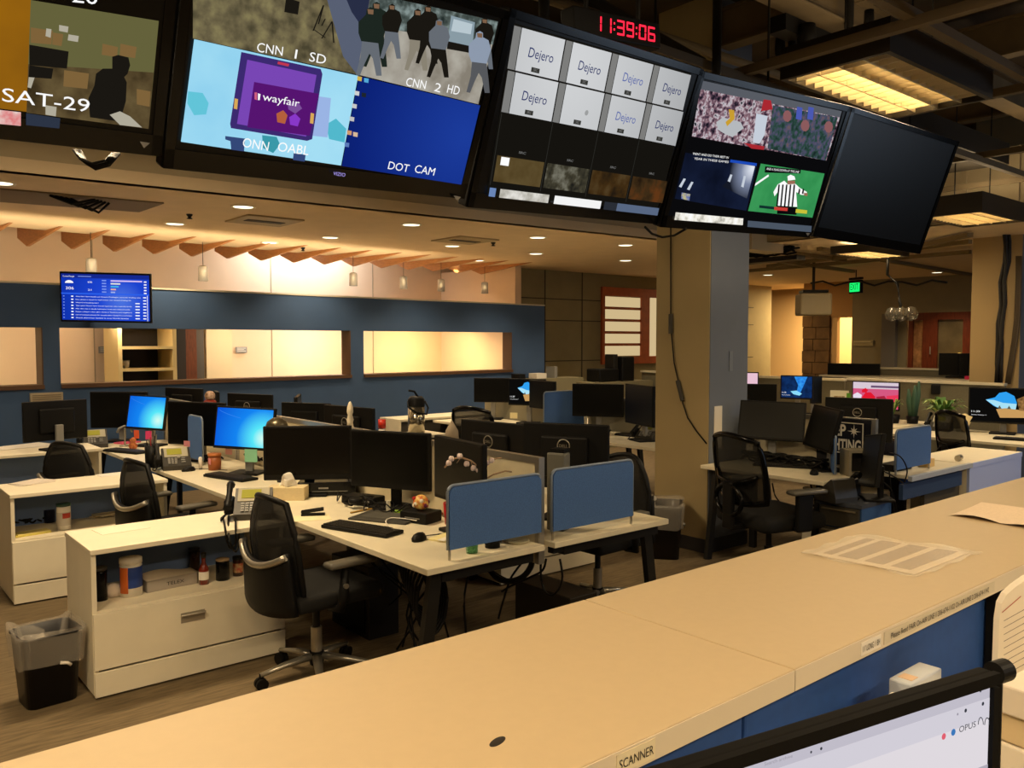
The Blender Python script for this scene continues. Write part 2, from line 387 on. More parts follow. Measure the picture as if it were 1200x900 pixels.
struct(MB().bb(XR + .02, XR + .14, fx(980).y, fx(973).y, 0, zc, mat('frame_cream', 'd9b074', .7)).bb(XR + 1.6, XR + 1.7, fx(1000).y - 1, fx(975).y, 0, 2.3, mat('brown_recess', '8a6440', .8, noise=.3, scale=3, stretch=(1, 1, .2))).bb(XR + 1.0, XR + 1.06, fx(992).y - .3, fx(989).y - .3, 0, 2.3, cream), 'door_2')
t = thing('door_1', 'red-brown wooden door with a glass panel', 'door', (XR, 0, 0)); t['kind'] = 'structure'
RB = mat('red_brown_wood', '6b2c12', .45, noise=.2, scale=6, stretch=(1, 6, 1))
yy = lambda px: fx(px).y
MB().bb(.0, .08, yy(1069), yy(1064), 0, ztop, RB).bb(0, .08, yy(1140), yy(1066), ztop - .14, ztop, RB).build('frame', t)
MB().bb(.06, .09, yy(1081), yy(1069), 0, ztop - .14, mat('bronze_glass', 'a8784c', .35, noise=.4, scale=9)).build('side_light', t)
MB().bb(.0, .09, yy(1098), yy(1081), 0, ztop - .14, RB).bb(0, .09, yy(1140), yy(1128), 0, ztop - .14, RB).build('door_leaf', t)
MB().bb(.05, .07, yy(1128), yy(1098), 0, ztop - .14, mat('smoked_glass', '6a5c40', .15, noise=.2, scale=3)).build('glass_panel', t)
MB().lathe([(0, 0), (.12, .02), (.15, .1), (.05, .16), (0, .17)], glow('lamp_behind_glass', 'ffc860', 1.6), c=(.02, yy(1124), fx(1124, 424).z)).build('wall_light', t)
MB().cyl((-.03, yy(1091), 1.45), (-.03, yy(1091), 1.6), .012, ALU).build('handle', t)
t = thing('wall_panel', 'small pale framed vent plate on the khaki far wall', 'vent plate', fx(1012, 402))
MB().bb(-.03, 0, -.22, .22, -.06, .06, mat('plate_tan', 'a2946c', .7)).build('plate', t)
MB().bb(-.045, -.03, -.19, .19, .015, .035, mat('plate_lt', 'c9bb90', .6)).build('slot', t)
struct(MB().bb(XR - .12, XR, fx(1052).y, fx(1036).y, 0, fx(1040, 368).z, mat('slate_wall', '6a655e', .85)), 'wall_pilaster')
# ---- columns
colm = mat('column_paint', 'a39067', .8, noise=.03, scale=3)
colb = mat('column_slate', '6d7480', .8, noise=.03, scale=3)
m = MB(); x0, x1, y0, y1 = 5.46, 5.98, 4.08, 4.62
m.bb(x0, x1, y0, y1, 0, 4.4, colm); m.bb(x0 + .012, x1, y0 - .006, y0, 0, 4.4, colb)  # thin facing paints the cooler, dimmer light on this side
struct(m, 'wall_column')
struct(MB().bb(x0 - .012, x1 + .012, y0 - .018, y1 + .01, 0, .11, mat('dark_base', '3a3a3c', .7)), 'baseboard_column')
solo(MB().bb(5.72, 5.765, y0 - .012, y0 - .006, 1.46, 1.62, mat('switch_grey', '7b8087', .5)), 'switch_plate', 'narrow grey switch plate on the slate face of the column', 'switch')
solo(MB().bb(5.53, 5.63, y0 - .012, y0 - .006, .84, 1.18, PAPER), 'paper_notice', 'pale paper notice taped low on the slate face of the column', 'notice')
# cable with two inline boxes down the column
def onx(px, py): return on_plane(px, py, Vector((x0 - .02, 0, 0)), Vector((1, 0, 0)))
t = thing('hanging_cable', 'thin black cable with two inline black boxes down the tan column', 'cable', onx(786, 281))
o = t.location
pts = [onx(*q) - o for q in [(786, 262), (786, 320), (786, 368), (787, 392), (790, 425), (796, 452), (800, 472), (806, 490), (816, 505), (828, 520)]]
MB().tube(pts, .006, BLK, 6).build('cord', t)
for q in ((786, 368, 786, 391), (794, 446, 800, 470)):
    p, r = onx(q[0], q[1]) - o, onx(q[2], q[3]) - o
    MB().cyl(p, r, .018, mat('grey_rubber', '37332b', .6), seg=8).build('inline_box', t)
# second column far right
c = fx(1166, 400, 10.9); m = MB(); cy = fx(1195, 400, 10.9).y; c2 = fx(1137, 400, 10.9).y
m.bb(10.9, 11.5, cy, c2, 0, 4.4, mat('column_tan', 'b39a6c', .85)); m.bb(10.9, 11.5, cy - .006, cy, 0, 4.4, colb); struct(m, 'wall_far_column')  # cool-side tone of the light painted on as a facing here too
t = thing('cable_bundle', 'thick black bundle of cables hanging down the far tan column', 'cable bundle', (10.85, fx(1178, 400, 10.85).y, 0))
o = t.location
for k in range(7):
    pts = [fx(1178 + 3 * math.sin(k * 2.1 + j * .7) + [0, 2, -3, -6, -8][min(j // 2, 4)], 235 + j * 24, 10.82 - .02 * (k % 3)) - o for j in range(10)]
    MB().tube(pts, .022, mat('cable_black', '1d1812', .6), 6).build('cable', t)
for k in range(4):
    pts = [fx(1196 - k * 1.5 - [0, 0, 1, 2, 5, 9, 13][j], 300 + j * 25, 10.82) - o for j in range(7)]
    MB().tube(pts, .014, mat('cable_grey', '5a4c38', .6), 5).build('cable', t)
# ---- downlights
LD = glow('downlight_lens', 'fff0cc', 3.0)
RING = mat('white_ring', 'e8dcc0', .5)
DLS = [(285, 242), (205, 262), (387, 278), (482, 263), (530, 288), (560, 305), (630, 278), (628, 297), (733, 287), (733, 305), (316, 287), (535, 305), (209, 346), (900, 322), (1098, 319), (0, 214)]
dn = ['large bright one left of centre', 'small one far left over the beams', 'middle one right of the long vent', 'bright one below the corner of the second television', 'small one in the back row', 'smallest one near the corner post', 'front one before the grey wall', 'back one before the grey wall', 'front one beside the tan column', 'back one beside the tan column',
      'glowing one at the edge over the fins', 'glowing one at the edge near the corner post', '', 'far one behind the tan column', 'far one near the red-brown door', 'one cut by the left edge of the view']
for i, (px, py) in enumerate(DLS):
    if i == 12: continue
    p = P(px, py, SOF)
    if i in (10, 11): p = P(px, 284 if i == 10 else 311, SOF)
    t = thing('ceiling_downlight', 'round recessed downlight, ' + dn[i], 'downlight', (p.x, p.y, SOF), 0, 'round downlights in the lower ceiling')
    MB().lathe([(.085, -.001), (.11, -.012), (.115, 0)], RING, seg=24).build('trim_ring', t)
    MB().lathe([(0, -.006), (.088, -.006)], LD, seg=24).build('lens', t)
    ld = bpy.data.lights.new('downlight', 'SPOT'); ld.energy = 90; ld.spot_size = R(115); ld.spot_blend = .6; ld.color = (1, .78, .50); ld.shadow_soft_size = .08
    lo = bpy.data.objects.new('downlight_lamp', ld); COL.objects.link(lo); lo.location = (0, 0, -.03); lo.parent = t
# flat ceiling vents, sprinklers, recess
for px, py, lb in ((310, 258, 'square ceiling vent near the left downlights'), (545, 281, 'square ceiling vent near the middle downlights')):
    p = P(px, py, SOF); t = thing('ceiling_vent', lb, 'vent', (p.x, p.y, SOF), 0, 'flat square vents')
    MB().bb(-.3, .3, -.3, .3, -.015, 0, mat('vent_tan', 'a8946c', .6)).build('plate', t); MB().bb(-.2, .2, -.06, .06, -.02, -.014, seam).build('slot', t)
for px, py, lb in ((222, 251, 'tiny brass sprinkler head near the left vent'), (355, 290, 'tiny sprinkler head near the ceiling edge'), (578, 284, 'tiny sprinkler head right of the middle vent')):
    p = P(px, py, SOF); solo(MB().lathe([(0, -.05), (.03, -.045), (.012, -.03), (.03, -.01), (.03, 0)], DMET), 'sprinkler_head', lb, 'sprinkler', 'sprinkler heads', loc=(p.x, p.y, SOF))
p = [P(0, 220, SOF), P(192, 237, SOF), P(163, 247, SOF), P(0, 235, SOF)]
t = thing('ceiling_recess', 'long grey-brown recessed panel with loose black wires', 'ceiling panel', p[0])
m = MB(); m.prism([((q - p[0]).x, (q - p[0]).y) for q in p], .012, mat('recess_brown', '7d6e56', .8), Matrix.Translation((0, 0, -.014))); m.build('panel', t)
m = MB()
for k in range(5):
    a = P(58 + 6 * k, 226 + k, SOF) - p[0]; b = P(112 + 4 * k, 231 + k, SOF) - p[0]
    m.tube([a + Vector((0, 0, -.02)), (a + b) / 2 + Vector((.02 * k, .05, -.07 - .01 * k)), b + Vector((0, 0, -.02))], .012, BLK, 5)
m.build('loose_wires', t)
# ------------------------------------------------------------ open ceiling steelwork
BM = mat('beam_brown', '6a5a40', .8, noise=.15, scale=3); PIPE = mat('pipe_tan', '6e6048', .6); DK = mat('duct_dark', '2c261c', .8)
def bar(name, lb, cat, a, b, w, h, m, group=None):
    a, b = Vector(a), Vector(b); d = b - a; L = d.length
    M = Matrix.Translation((a + b) / 2) @ d.to_track_quat('X', 'Z').to_matrix().to_4x4()
    x = MB(); x.box((0, 0, 0), (L, w, h), m, L=M)
    if h > .1: x.box((0, 0, h / 2), (L, w * 2.2, .02), m, L=M); x.box((0, 0, -h / 2), (L, w * 2.2, .02), m, L=M)
    solo(x, name, lb, cat, group)
for k in range(8):
    bar('ceiling_joist', 'dark steel joist running across the open ceiling', 'joist', (-3.9 + 1.9 * k, -3.9, 4.15), (-3.9 + 1.9 * k, 6.3, 4.15), .06, .28, BM, 'steel joists of the open ceiling')
for y in (.6, 3.0, 5.2):
    bar('ceiling_girder', 'heavy brown girder across the open ceiling', 'girder', (-3.9, y, 3.92), (9.2, y, 3.92), .08, .2, BM, 'girders of the open ceiling')
bar('suspended_rail', 'steel channel rail along the near side of the big louvred light', 'rail', (3.3, 2.92, 3.22), (9.2, 2.92, 3.22), .05, .05, PIPE, 'suspended channel rails')
bar('suspended_rail', 'steel channel rail along the far side of the big louvred light', 'rail', (3.3, 1.95, 3.30), (9.2, 1.95, 3.30), .05, .05, PIPE, 'suspended channel rails')
bar('suspended_rail', 'steel channel rail crossing at the left end of the big louvred light', 'rail', (4.2, -.5, 3.26), (4.2, 6.2, 3.26), .05, .05, PIPE, 'suspended channel rails')
bar('suspended_rail', 'steel channel rail crossing at the right end of the big louvred light', 'rail', (5.78, -.5, 3.26), (5.78, 5.9, 3.26), .05, .05, PIPE, 'suspended channel rails')
for k, (x, y) in enumerate(((7.6, -.5), (9.0, -.5))):
    bar('suspended_rail', 'steel channel rail %s' % ('over the desks on the right' if k == 0 else 'nearest the vertical ribbed soffit face'), 'rail', (x, y, 3.26), (x, 5.9, 3.26), .05, .05, PIPE, 'suspended channel rails')
def pipe(lb, a, b, r, m=PIPE, group='ceiling pipes'): solo(MB().cyl(a, b, r, m, seg=14), 'ceiling_pipe', lb, 'pipe', group)
pipe('thick tan pipe above the fourth television', (2.2, 4.9, 3.45), (6.4, 4.7, 3.5), .09)
pipe('thin conduit above the clock', (.5, 3.6, 3.6), (9, 3.5, 3.7), .03)
pipe('thin conduit crossing above the big light', (2, 1.3, 3.7), (9.2, 1.2, 3.75), .03)
pipe('diagonal dark pipe near the small spot lights', (3.2, 3.8, 3.9), (4.3, 3.3, 3.4), .06, DK)
solo(MB().bb(6.3, 9.0, 3.2, 3.9, 3.42, 3.62, DK), 'air_duct', 'dark rectangular air duct above the suspended rails', 'duct')
solo(MB().bb(1.0, 4.6, 3.9, 4.5, 3.56, 3.80, mat('duct_tan', '5a4c34', .8)), 'air_duct', 'brown rectangular duct behind the wall of televisions', 'duct')
for x, y, lb in ((1.6, 2.9, 'left of the clock'), (2.6, 2.9, 'above the third television'), (3.4, 2.9, 'between third and fourth television'), (4.5, 2.95, 'above the fourth television'), (6.3, 2.92, 'right of the last television')):
    solo(MB().cyl((x, y, 3.2), (x, y, 4.3), .008, DMET, seg=6), 'hanger_rod', 'thin hanger rod ' + lb, 'rod', 'hanger rods')
for i, (pa, pb, z) in enumerate([((870, 300), (1000, 318), 2.88), ((870, 318), (1137, 295), 2.88), ((880, 290), (990, 305), 2.9), ((900, 312), (1137, 283), 2.9), ((1060, 292), (1137, 275), 2.9), ((960, 292), (1137, 322), 2.92)]):
    a, b = P(*pa, z), P(*pb, z); bar('ceiling_strut', 'dull strut fixed under the far lower ceiling', 'strut', a, b, .07, .05, mat('strut_tan', '7e6d4c', .8), 'struts under the far lower ceiling')
p = P(890, 285, 2.95); solo(MB().box((p.x, p.y, 3.0), (.7, .25, .32), mat('box_beige', 'b7a888', .7)), 'ceiling_box', 'beige box end below the lower ceiling right of the column', 'box')
p = P(895, 308, 2.75); t = thing('cable_tray', 'black tray of tangled cables under the ceiling right of the column', 'cable tray', p)
MB().bb(-.1, .1, -.55, .55, 0, .06, BLK).build('tray', t)
m = MB()
for k in range(7): m.tube([(random.uniform(-.1, .1), -.5 + .17 * j, .08 + random.uniform(0, .12)) for j in range(7)], .014, BLK, 5)
m.build('cables', t)
# ---- louvred ceiling lights
def louvre(c, lx, ly, label, power, tubes='half', rz=0, vis=True):
    t = thing('louvred_light', label, 'ceiling light', c, rz, 'louvred ceiling lights')
    FR = mat('light_frame', '2a241b', .5); RF = mat('louvre_white', 'd8ccb0', .35, .2)
    MB().bb(-lx / 2 - .03, lx / 2 + .03, -ly / 2 - .03, -ly / 2, 0, .16, FR).bb(-lx / 2 - .03, lx / 2 + .03, ly / 2, ly / 2 + .03, 0, .16, FR).bb(-lx / 2 - .03, -lx / 2, -ly / 2, ly / 2, 0, .16, FR).bb(lx / 2, lx / 2 + .03, -ly / 2, ly / 2, 0, .16, FR).bb(-lx / 2 - .03, lx / 2 + .03, -ly / 2 - .03, ly / 2 + .03, .16, .18, FR).build('housing', t)
    m = MB(); nn = 13
    for k in range(1, nn): m.bb(-lx / 2 + lx * k / nn - .003, -lx / 2 + lx * k / nn + .003, -ly / 2, ly / 2, .01, .07, RF)
    for k in range(1, 4): m.bb(-lx / 2, lx / 2, -ly / 2 + ly * k / 4 - .004, -ly / 2 + ly * k / 4 + .004, .01, .07, RF)
    m.build('louvre', t)
    m = MB(); m.bb(-lx / 2, lx / 2, 0 if tubes == 'half' else -ly / 2, ly / 2, .150, .155, mat('white_reflector', 'efe4cc', .5))
    if tubes == 'half': m.bb(-lx / 2, lx / 2, -ly / 2, 0, .150, .155, mat('dull_reflector', '3e3a38', .4, .6))
    m.build('reflector', t)
    ys = (ly * .14, ly * .36) if tubes == 'half' else (-ly * .25, ly * .25)
    for y in ys: MB().cyl((-lx / 2 + .03, y, .115), (lx / 2 - .03, y, .115), .016, glow('fluorescent_tube', 'ffd89a', 26), seg=10).build('tube', t)
    ld = bpy.data.lights.new('tube_light', 'AREA'); ld.shape = 'RECTANGLE'; ld.size = lx * .9; ld.size_y = ly * .4; ld.energy = power; ld.color = (1, .77, .48)
    lo = bpy.data.objects.new('tube_lamp', ld); COL.objects.link(lo); lo.parent = t; lo.location = (0, ly * .2 if tubes == 'half' else 0, .0)
    lu = bpy.data.lights.new('tube_uplight', 'AREA'); lu.shape = 'RECTANGLE'; lu.size = lx * .9; lu.size_y = ly * .8; lu.energy = power * .22; lu.color = (1, .76, .45)  # fill light added above the closed housing to brighten the open ceiling
    lo = bpy.data.objects.new('tube_uplamp', lu); COL.objects.link(lo); lo.parent = t; lo.location = (0, 0, .19); lo.rotation_euler.x = math.pi
    top = 2.95 if (c[2] < 2.9 and c[0] > 9.3) else 4.4
    for sx in (-1, 1): MB().cyl((sx * lx * .42, 0, .18), (sx * lx * .42, 0, max(.19, top - c[2])), .006, DMET, seg=6).build('hanger', t)
    if top < 4: t.scale.z = .55
    return t
louvre((5.0, 2.44, 3.2), 1.28, .58, 'big louvred ceiling light, half of it lit, above the last television', 30)
q = P(1139, 258, 2.85); louvre((q.x, q.y, 2.85), .95, .50, 'louvred light seen edge-on before the far column', 40, 'full')
q = P(1020, 294, 2.86); louvre((q.x, q.y, 2.80), 1.0, .45, 'pale flat louvred light below the bottom corner of the blank television', 30, 'full')
for x, y, pw, w in ((1.4, 4.9, 85, 'over the near desks behind the second television'), (.2, 1.2, 10, 'above the left end of the counter'), (3.0, 1.2, 14, 'above the middle of the counter'), (7.2, .6, 40, 'above the right end of the counter'), (-.9, 2.3, 75, 'left of the first television'), (1.2, -1.8, 75, 'behind the desk of the lit monitor'), (3.8, -1.8, 60, 'far behind the counter on the right'), (-.8, -.6, 40, 'far behind the counter on the left')):
    louvre((x, y, 3.3), 1.28, .58, 'louvred ceiling light ' + w, pw, 'full')
# small spot lights on the open ceiling
for px, py, lb, rr in ((945, 56, 'brightest small spot light over the rail', .035), (928, 64, 'tiny spot light left of the brightest one', .016), (914, 68, 'tiny spot light furthest left over the rail', .02), (1018, 40, 'tiny spot light right of the dark pipe', .018), (1103, 246, 'small spot light left of the edge-on louvred light', .04), (1112, 245, 'small spot light above the edge-on louvred light', .05), (1178, 257, 'tiny spot light beside the far cable bundle', .03)):
    p = P(px, py, 3.55 if py < 100 else 3.4); t = thing('spot_light', lb, 'spot light', p, 0, 'small ceiling spot lights')
    MB().lathe([(rr * 1.4, 0), (rr * 1.7, .05), (rr * 1.5, .14), (0, .15)], BLK).build('can', t)
    MB().lathe([(0, -.012), (rr, 0), (rr, .005)], glow('spot_bulb', 'ffe2b0', 6)).build('bulb', t)
m = MB(); p = P(965, 62, 3.62); m.box((p.x, p.y, 3.68), (1.1, .12, .1), BLK); solo(m, 'light_track', 'black lighting track carrying small spot lights over the rail', 'track')
# exit sign, projector, glass lamp on the far side
def fixp(px, py, x): return fx(px, py, x)
p = fixp(1003, 336, 13.5); t = thing('exit_sign', 'green glowing exit sign hanging below the far ceiling', 'exit sign', p, R(-112)); t.scale = (.85, .85, .85)
MB().box((0, 0, 0), (.34, .06, .26), BLK, bev=.01).build('housing', t); MB().box((0, -.032, 0), (.28, .006, .2), glow('exit_green', '18e86a', 1.3)).build('lit_face', t)
F = Matrix.Translation(p) @ Matrix.Rotation(R(-112), 4, 'Z') @ Matrix.Translation((0, -.036, 0)); pn = Panel(F, Matrix.Translation(p) @ Matrix.Rotation(R(-112), 4, 'Z')); pn.text('EXIT', (-.11, -.06), (.11, -.06), .12, mat('exit_dark', '064a20', .5)); pn.build('lettering', t)
MB().bb(-.16, .16, -.04, .04, .14, .18, BLK).cyl((0, 0, .18), (0, 0, max(.2, SOF - p.z)), .01, BLK).build('bracket', t)
p = fixp(953, 357, 12.0); t = thing('ceiling_projector', 'white box projector hanging on a pole from the far ceiling', 'projector', p, R(-48))
wq = (fixp(976, 357, 12) - fixp(931, 357, 12)).length * .72
MB().box((0, 0, -.0), (wq, .45, .34), mat('projector_white', 'b5a888', .6), bev=.03).build('body', t)
MB().box((0, 0, .2), (wq * .8, .35, .04), BLK).build('mount_plate', t); MB().cyl((0, 0, .2), (0, 0, SOF - p.z), .022, DMET).build('pole', t); MB().cyl((-.15, .225, 0), (-.15, .25, 0), .05, BLKG).build('lens', t)
p = fixp(1056, 366, 11.0); t = thing('arm_lamp', 'dark jointed arm lamp with clear glass globes under the far ceiling', 'lamp', p)
o = p
J = [fixp(1040, 322, 11) - o, fixp(1052, 333, 11) - o, fixp(1054, 352, 11) - o, Vector((0, 0, .06))]
MB().tube([J[0] + Vector((0, 0, SOF - o.z - J[0].z)), J[0]] + J[1:], .018, DMET, 6).build('arm', t)
for dy in (-.13, .0, .12): MB().lathe([(.0, -.1), (.07, -.07), (.09, 0), (.06, .07), (.02, .09)], mat('globe_glass', '6c685c', .1, trans=.6, alpha=.55), c=(0, dy, -.02)).build('glass_globe', t)
a, b = fixp(950, 332, 12.6), fixp(1110, 331, 12.6)
solo(MB().tube([a + (b - a) * (k / 10) + Vector((0, 0, .04 * math.sin(k * 2.2))) for k in range(11)], .016, DMET, 5), 'overhead_cable', 'sagging dark cable strung left of the exit sign', 'cable')
# ------------------------------------------------------------ televisions
W = glow('osd_white', 'f2f2f2', 1.1); K = glow('px_black', '0a0a0c', 1.0); DG = glow('px_darkgrey', '33332f', 1)
def headM(tilt, roll): return Matrix.Rotation(R(tilt), 4, 'X') @ Matrix.Rotation(R(-roll), 4, 'Y')
def television(label, c, w, h, yaw, tilt, roll, group='televisions hanging in a row', bez=.035):
    t = thing('television', label, 'television', c, R(yaw), group)
    A = headM(tilt, roll); F = Matrix.Translation(c) @ Matrix.Rotation(R(yaw), 4, 'Z') @ A
    m = MB(A); m.box((0, .03, 0), (w, .06, h), BLK, bev=.008)
    m.bb(-w * .35, w * .35, .06, .09, -h * .35, h * .35, BLK); m.build('housing', t, smooth=False)
    m = MB(A)
    for x0_, x1_, z0_, z1_ in ((-w / 2, w / 2, h / 2 - bez, h / 2), (-w / 2, w / 2, -h / 2, -h / 2 + bez * 1.9), (-w / 2, -w / 2 + bez, -h / 2, h / 2), (w / 2 - bez, w / 2, -h / 2, h / 2)):
        m.bb(x0_ + .003, x1_ - .003, -.006, .004, z0_ + .003, z1_ - .003, BLKG)
    m.build('bezel', t)
    MB(A).bb(-w / 2 + bez, w / 2 - bez, -.001, .001, -h / 2 + bez * 1.9, h / 2 - bez, SCR).build('screen', t)
    m = MB(A); m.box((0, .12, 0), (.4, .06, .3), DMET); M2 = MB(); M2.M = Matrix()
    m.build('mount_plate', t)
    M2.cyl((0, .14, 0), (0, .30, .25), .02, DMET).cyl((0, .30, .22), (0, .30, 4.15 - c[2]), .025, DMET).build('ceiling_pole', t)
    F2 = F @ Matrix.Translation((0, -.001, 0)); pn = Panel(F2, Matrix.Translation(c) @ Matrix.Rotation(R(yaw), 4, 'Z'), off=.0008)
    pn.rect(w - 2 * bez, h - 2.9 * bez, 0, bez * .45)
    return t, pn
# first (left, cut by the frame)
t, p = television('leftmost television, cut by the frame, showing a stock room marked SAT-29', (.19, 2.42, 2.56), 1.24, .74, 2, 25, 2)
p.pquad([(-200, -60), (37, -3), (31, 131), (-220, 100)], glow('tv_orange', 'b07412', .8, col2='8a5a14', scale=3))
p.pquad([(36, 0), (186, 24.5), (174, 151), (31, 132)], glow('tv_storeroom', '6f6c42', .8))
p.pquad([(33, 75), (180, 85), (174, 151), (31, 132)], glow('tv_shelf', '5c4c2c', .8, cols=['3a2f1c', '5c4c30', '71603e'], scale=14))
bx = glow('tv_box', '8a6c40', .8); dk = glow('tv_dark', '1a1712', 1); lt = glow('tv_light', 'b8b2a0', .9)
for q in [((36, 32), (62, 36), (60, 52), (36, 50)), ((62, 38), (74, 40), (72, 54), (61, 52)), ((120, 51), (138, 55), (137, 67), (119, 64)), ((141, 51), (160, 55), (158, 68), (140, 65)), ((75, 82), (104, 86), (102, 104), (74, 101)), ((160, 104), (176, 107), (175, 125), (160, 122))]: p.pquad(q, bx)
for q in [((69, 29), (80, 31), (79, 38), (69, 36)), ((80, 40), (92, 42), (91, 49), (79, 47)), ((54, 33), (60, 34), (59, 44), (53, 42)), ((53, 123), (66, 125), (65, 136), (53, 134)), ((34, 84), (42, 85), (36, 103), (32, 102))]: p.pquad(q, lt)
for q in [((34, 52), (80, 60), (78, 80), (34, 76)), ((34, 76), (62, 80), (60, 92), (33, 90))]: p.pquad(q, dk)
p.pquad([(131, 66), (138, 64), (150, 67), (152, 76), (149, 86), (145, 90), (148, 96), (147, 118), (140, 142), (105, 137), (103, 115), (110, 100), (112, 86), (120, 80), (131, 80)], dk)
p.pquad([(128, 134), (140, 130), (152, 136), (166, 149), (140, 146)], lt)
p.ptext('SAT-29', (2, 118), (104, 131), 16, W)
p.ptext('20', (84, 2), (114, 5), 17, W)
p.pquad([(-30, 125), (24, 131), (24, 147), (-30, 142)], glow('tv_red', 'd8404c', 1, col2='e8d8d0', scale=30)); p.pquad([(30, 132), (70, 138), (69, 150), (30, 146)], glow('tv_bluegrey', '2c3444', 1))  # lower-edge strips stand for a reflection, drawn as glowing colour
tri = mat('logo_silver', '8f8f90', .4)
p.pquad([(163, 165), (175, 167), (168, 173)], tri); p.build('picture', t)
# second
t, p = television('television with four pictures in a grid, a purple advert at its lower left', (1.40, 2.49, 2.553), 1.16, .70, 2.7, 25.4, 2.1)
TLq, TR_, BR_, BL_ = (232, -70), (583, 25), (538, 215), (210.5, 165)
p.pquad([(226, -60), (436, -5), (418, 87), (226, 45)], glow('tv_gravel', '6e6448', .9, cols=['4c4632', '6e6448', '8a8058'], scale=22))
p.pquad([(380, -12), (436, -8), (418, 87), (402, 66)], glow('tv_street', '5c6478', .9))
p.pquad([(402, -10), (436, -8), (427, 36), (412, 14)], glow('tv_street_dark', '2a3048', .9))
for q in [((335, -3), (351, 2), (349, 17), (333, 14))]: p.pquad(q, dk)
for a_, b_ in (((378, 6), (366, 36)), ((376, 30), (380, 22)), ((388, 25), (376, 45)), ((388, 25), (390, 50)), ((378, 6), (372, 28)), ((366, 34), (380, 44))):
    p.pquad([a_, (a_[0] + 1.6, a_[1]), (b_[0] + 1.6, b_[1]), b_], dk)
p.pquad([(434, -8), (583, 25), (560, 122), (418, 87)], glow('tv_road', 'a39d92', .9, cols=['8c8578', 'a8a296', 'b8b4a8'], scale=12))
p.pquad([(434, -8), (583, 25), (577, 52), (428, 30)], glow('tv_crowdback', '55605c', .9, cols=['26302e', '4f5a56', '8a9a98'], scale=30))
p.pquad([(528, 18), (556, 26), (552, 62), (523, 56)], glow('tv_van', '8fa2ac', .9)); p.pquad([(531, 22), (553, 28), (551, 40), (528, 36)], glow('tv_vanglass', 'c0d0d8', .9)); p.pquad([(524, 48), (552, 54), (551, 62), (523, 57)], dk)
def man(x, y, s, top, leg, lean=0):
    """walking figure inside the news picture"""
    pts = [(-.10, -1), (.02, -1.06), (.12, -1), (.12, -.86), (.30, -.76), (.38, -.45), (.30, -.2), (.24, .0), (-.26, -.06), (-.34, -.3), (-.34, -.62), (-.12, -.84)]
    p.pquad([(x + s * (a + lean * -b), y + s * b) for a, b in pts], top)
    p.pquad([(x + s * a, y + s * b) for a, b in [(-.24, -.06), (.24, 0), (.30, .5), (.34, .95), (.18, .95), (.08, .45), (-.02, .3), (-.16, .6), (-.3, .95), (-.42, .92), (-.28, .4)]], leg)
    p.pquad([(x + s * a, y + s * b) for a, b in [(-.08, -1), (.1, -.98), (.09, -.84), (-.06, -.86)]], glow('tv_skin', '8a6a50', .8))
tg = glow('tv_trouser', '8f8878', .9); gj = glow('tv_greyjacket', '6a7078', .9); sh = glow('tv_blueshirt', '93a0b4', .9); dg = glow('tv_darkgreen', '1d2620', 1)
man(440, 42, 38, dg, dg); man(458, 38, 32, dk, gj); man(488, 48, 36, dk, tg); man(500, 42, 34, dk, dk); man(513, 58, 34, gj, dk); man(566, 52, 30, dk, gj); man(560, 74, 36, sh, glow('tv_grey3', '5a5c60', .9)); man(432, 50, 40, dg, gj)
p.pquad([(226, 45), (418, 88), (398, 193), (210.5, 165)], glow('tv_cyan', '8fd0ee', 1.0, col2='a4def4', scale=4))
for q, c_ in [(((219, 106), (236, 108), (243, 120), (240, 133), (226, 134), (218, 120)), '62c4d8'), (((380, 145), (392, 138), (404, 150), (402, 166), (384, 162)), '52b8cc'), (((372, 112), (386, 114), (382, 160), (364, 158)), '9ab4e4')]: p.pquad(q, glow('tv_' + c_, c_, 1))
p.pquad([(281, 60), (374, 80), (376, 86), (364, 162), (358, 164), (269, 149), (268, 144)], glow('ad_frame', '3c2a70', 1)); p.pquad([(288, 69), (369, 87), (357, 159), (276, 144)], glow('ad_purple', '7846b4', 1)); p.pquad([(296, 95), (372, 109), (361, 158), (288, 148)], glow('ad_plum', '561470', 1))
p.pquad([(324, 71), (337, 74), (336, 77), (323, 74)], glow('ad_red', 'c03850', 1))
for q, c_ in [(((322, 132), (330, 128), (335, 134), (332, 144), (323, 142)), 'b4603c'), (((337, 136), (344, 132), (350, 138), (347, 147), (338, 145)), '8838c8'), (((335, 120), (347, 118), (352, 126), (344, 132), (336, 127)), '7c5098')]: p.pquad(q, glow('ad_' + c_, c_, 1))
for x_, y_ in ((275, 120), (364, 137)): p.pquad([(x_ - 2, y_ - 6), (x_ + 2, y_ - 5), (x_ + 1, y_ + 7), (x_ - 3, y_ + 6)], glow('ad_orange', 'd8a858', 1))
for q in [((262, 158), (285, 161), (284, 176), (269, 174), (268, 164), (262, 162)), ((342, 178), (356, 180), (355, 188), (341, 186))]: p.pquad(q, glow('ad_navy', '344878', 1))
p.pquad([(305, 157), (322, 159), (326, 168), (318, 178), (306, 172)], glow('ad_teal', '3a98a8', 1))
p.ptext('wayfair', (305, 116), (348, 124), 9, W); p.pquad([(296, 107), (299, 107), (299, 116), (296, 115)], glow('ad_pink', 'd06080', 1)); p.pquad([(300, 108), (303, 109), (302, 116), (300, 116)], W)
nv = radial('tv_desktop_blue', (.5, 0, -.1), .75, [(0, '1c3c9c'), (.6, '0c2278'), (1, '061048')])
p.pquad([(418, 88), (560, 122.5), (538, 215), (398, 193)], nv)
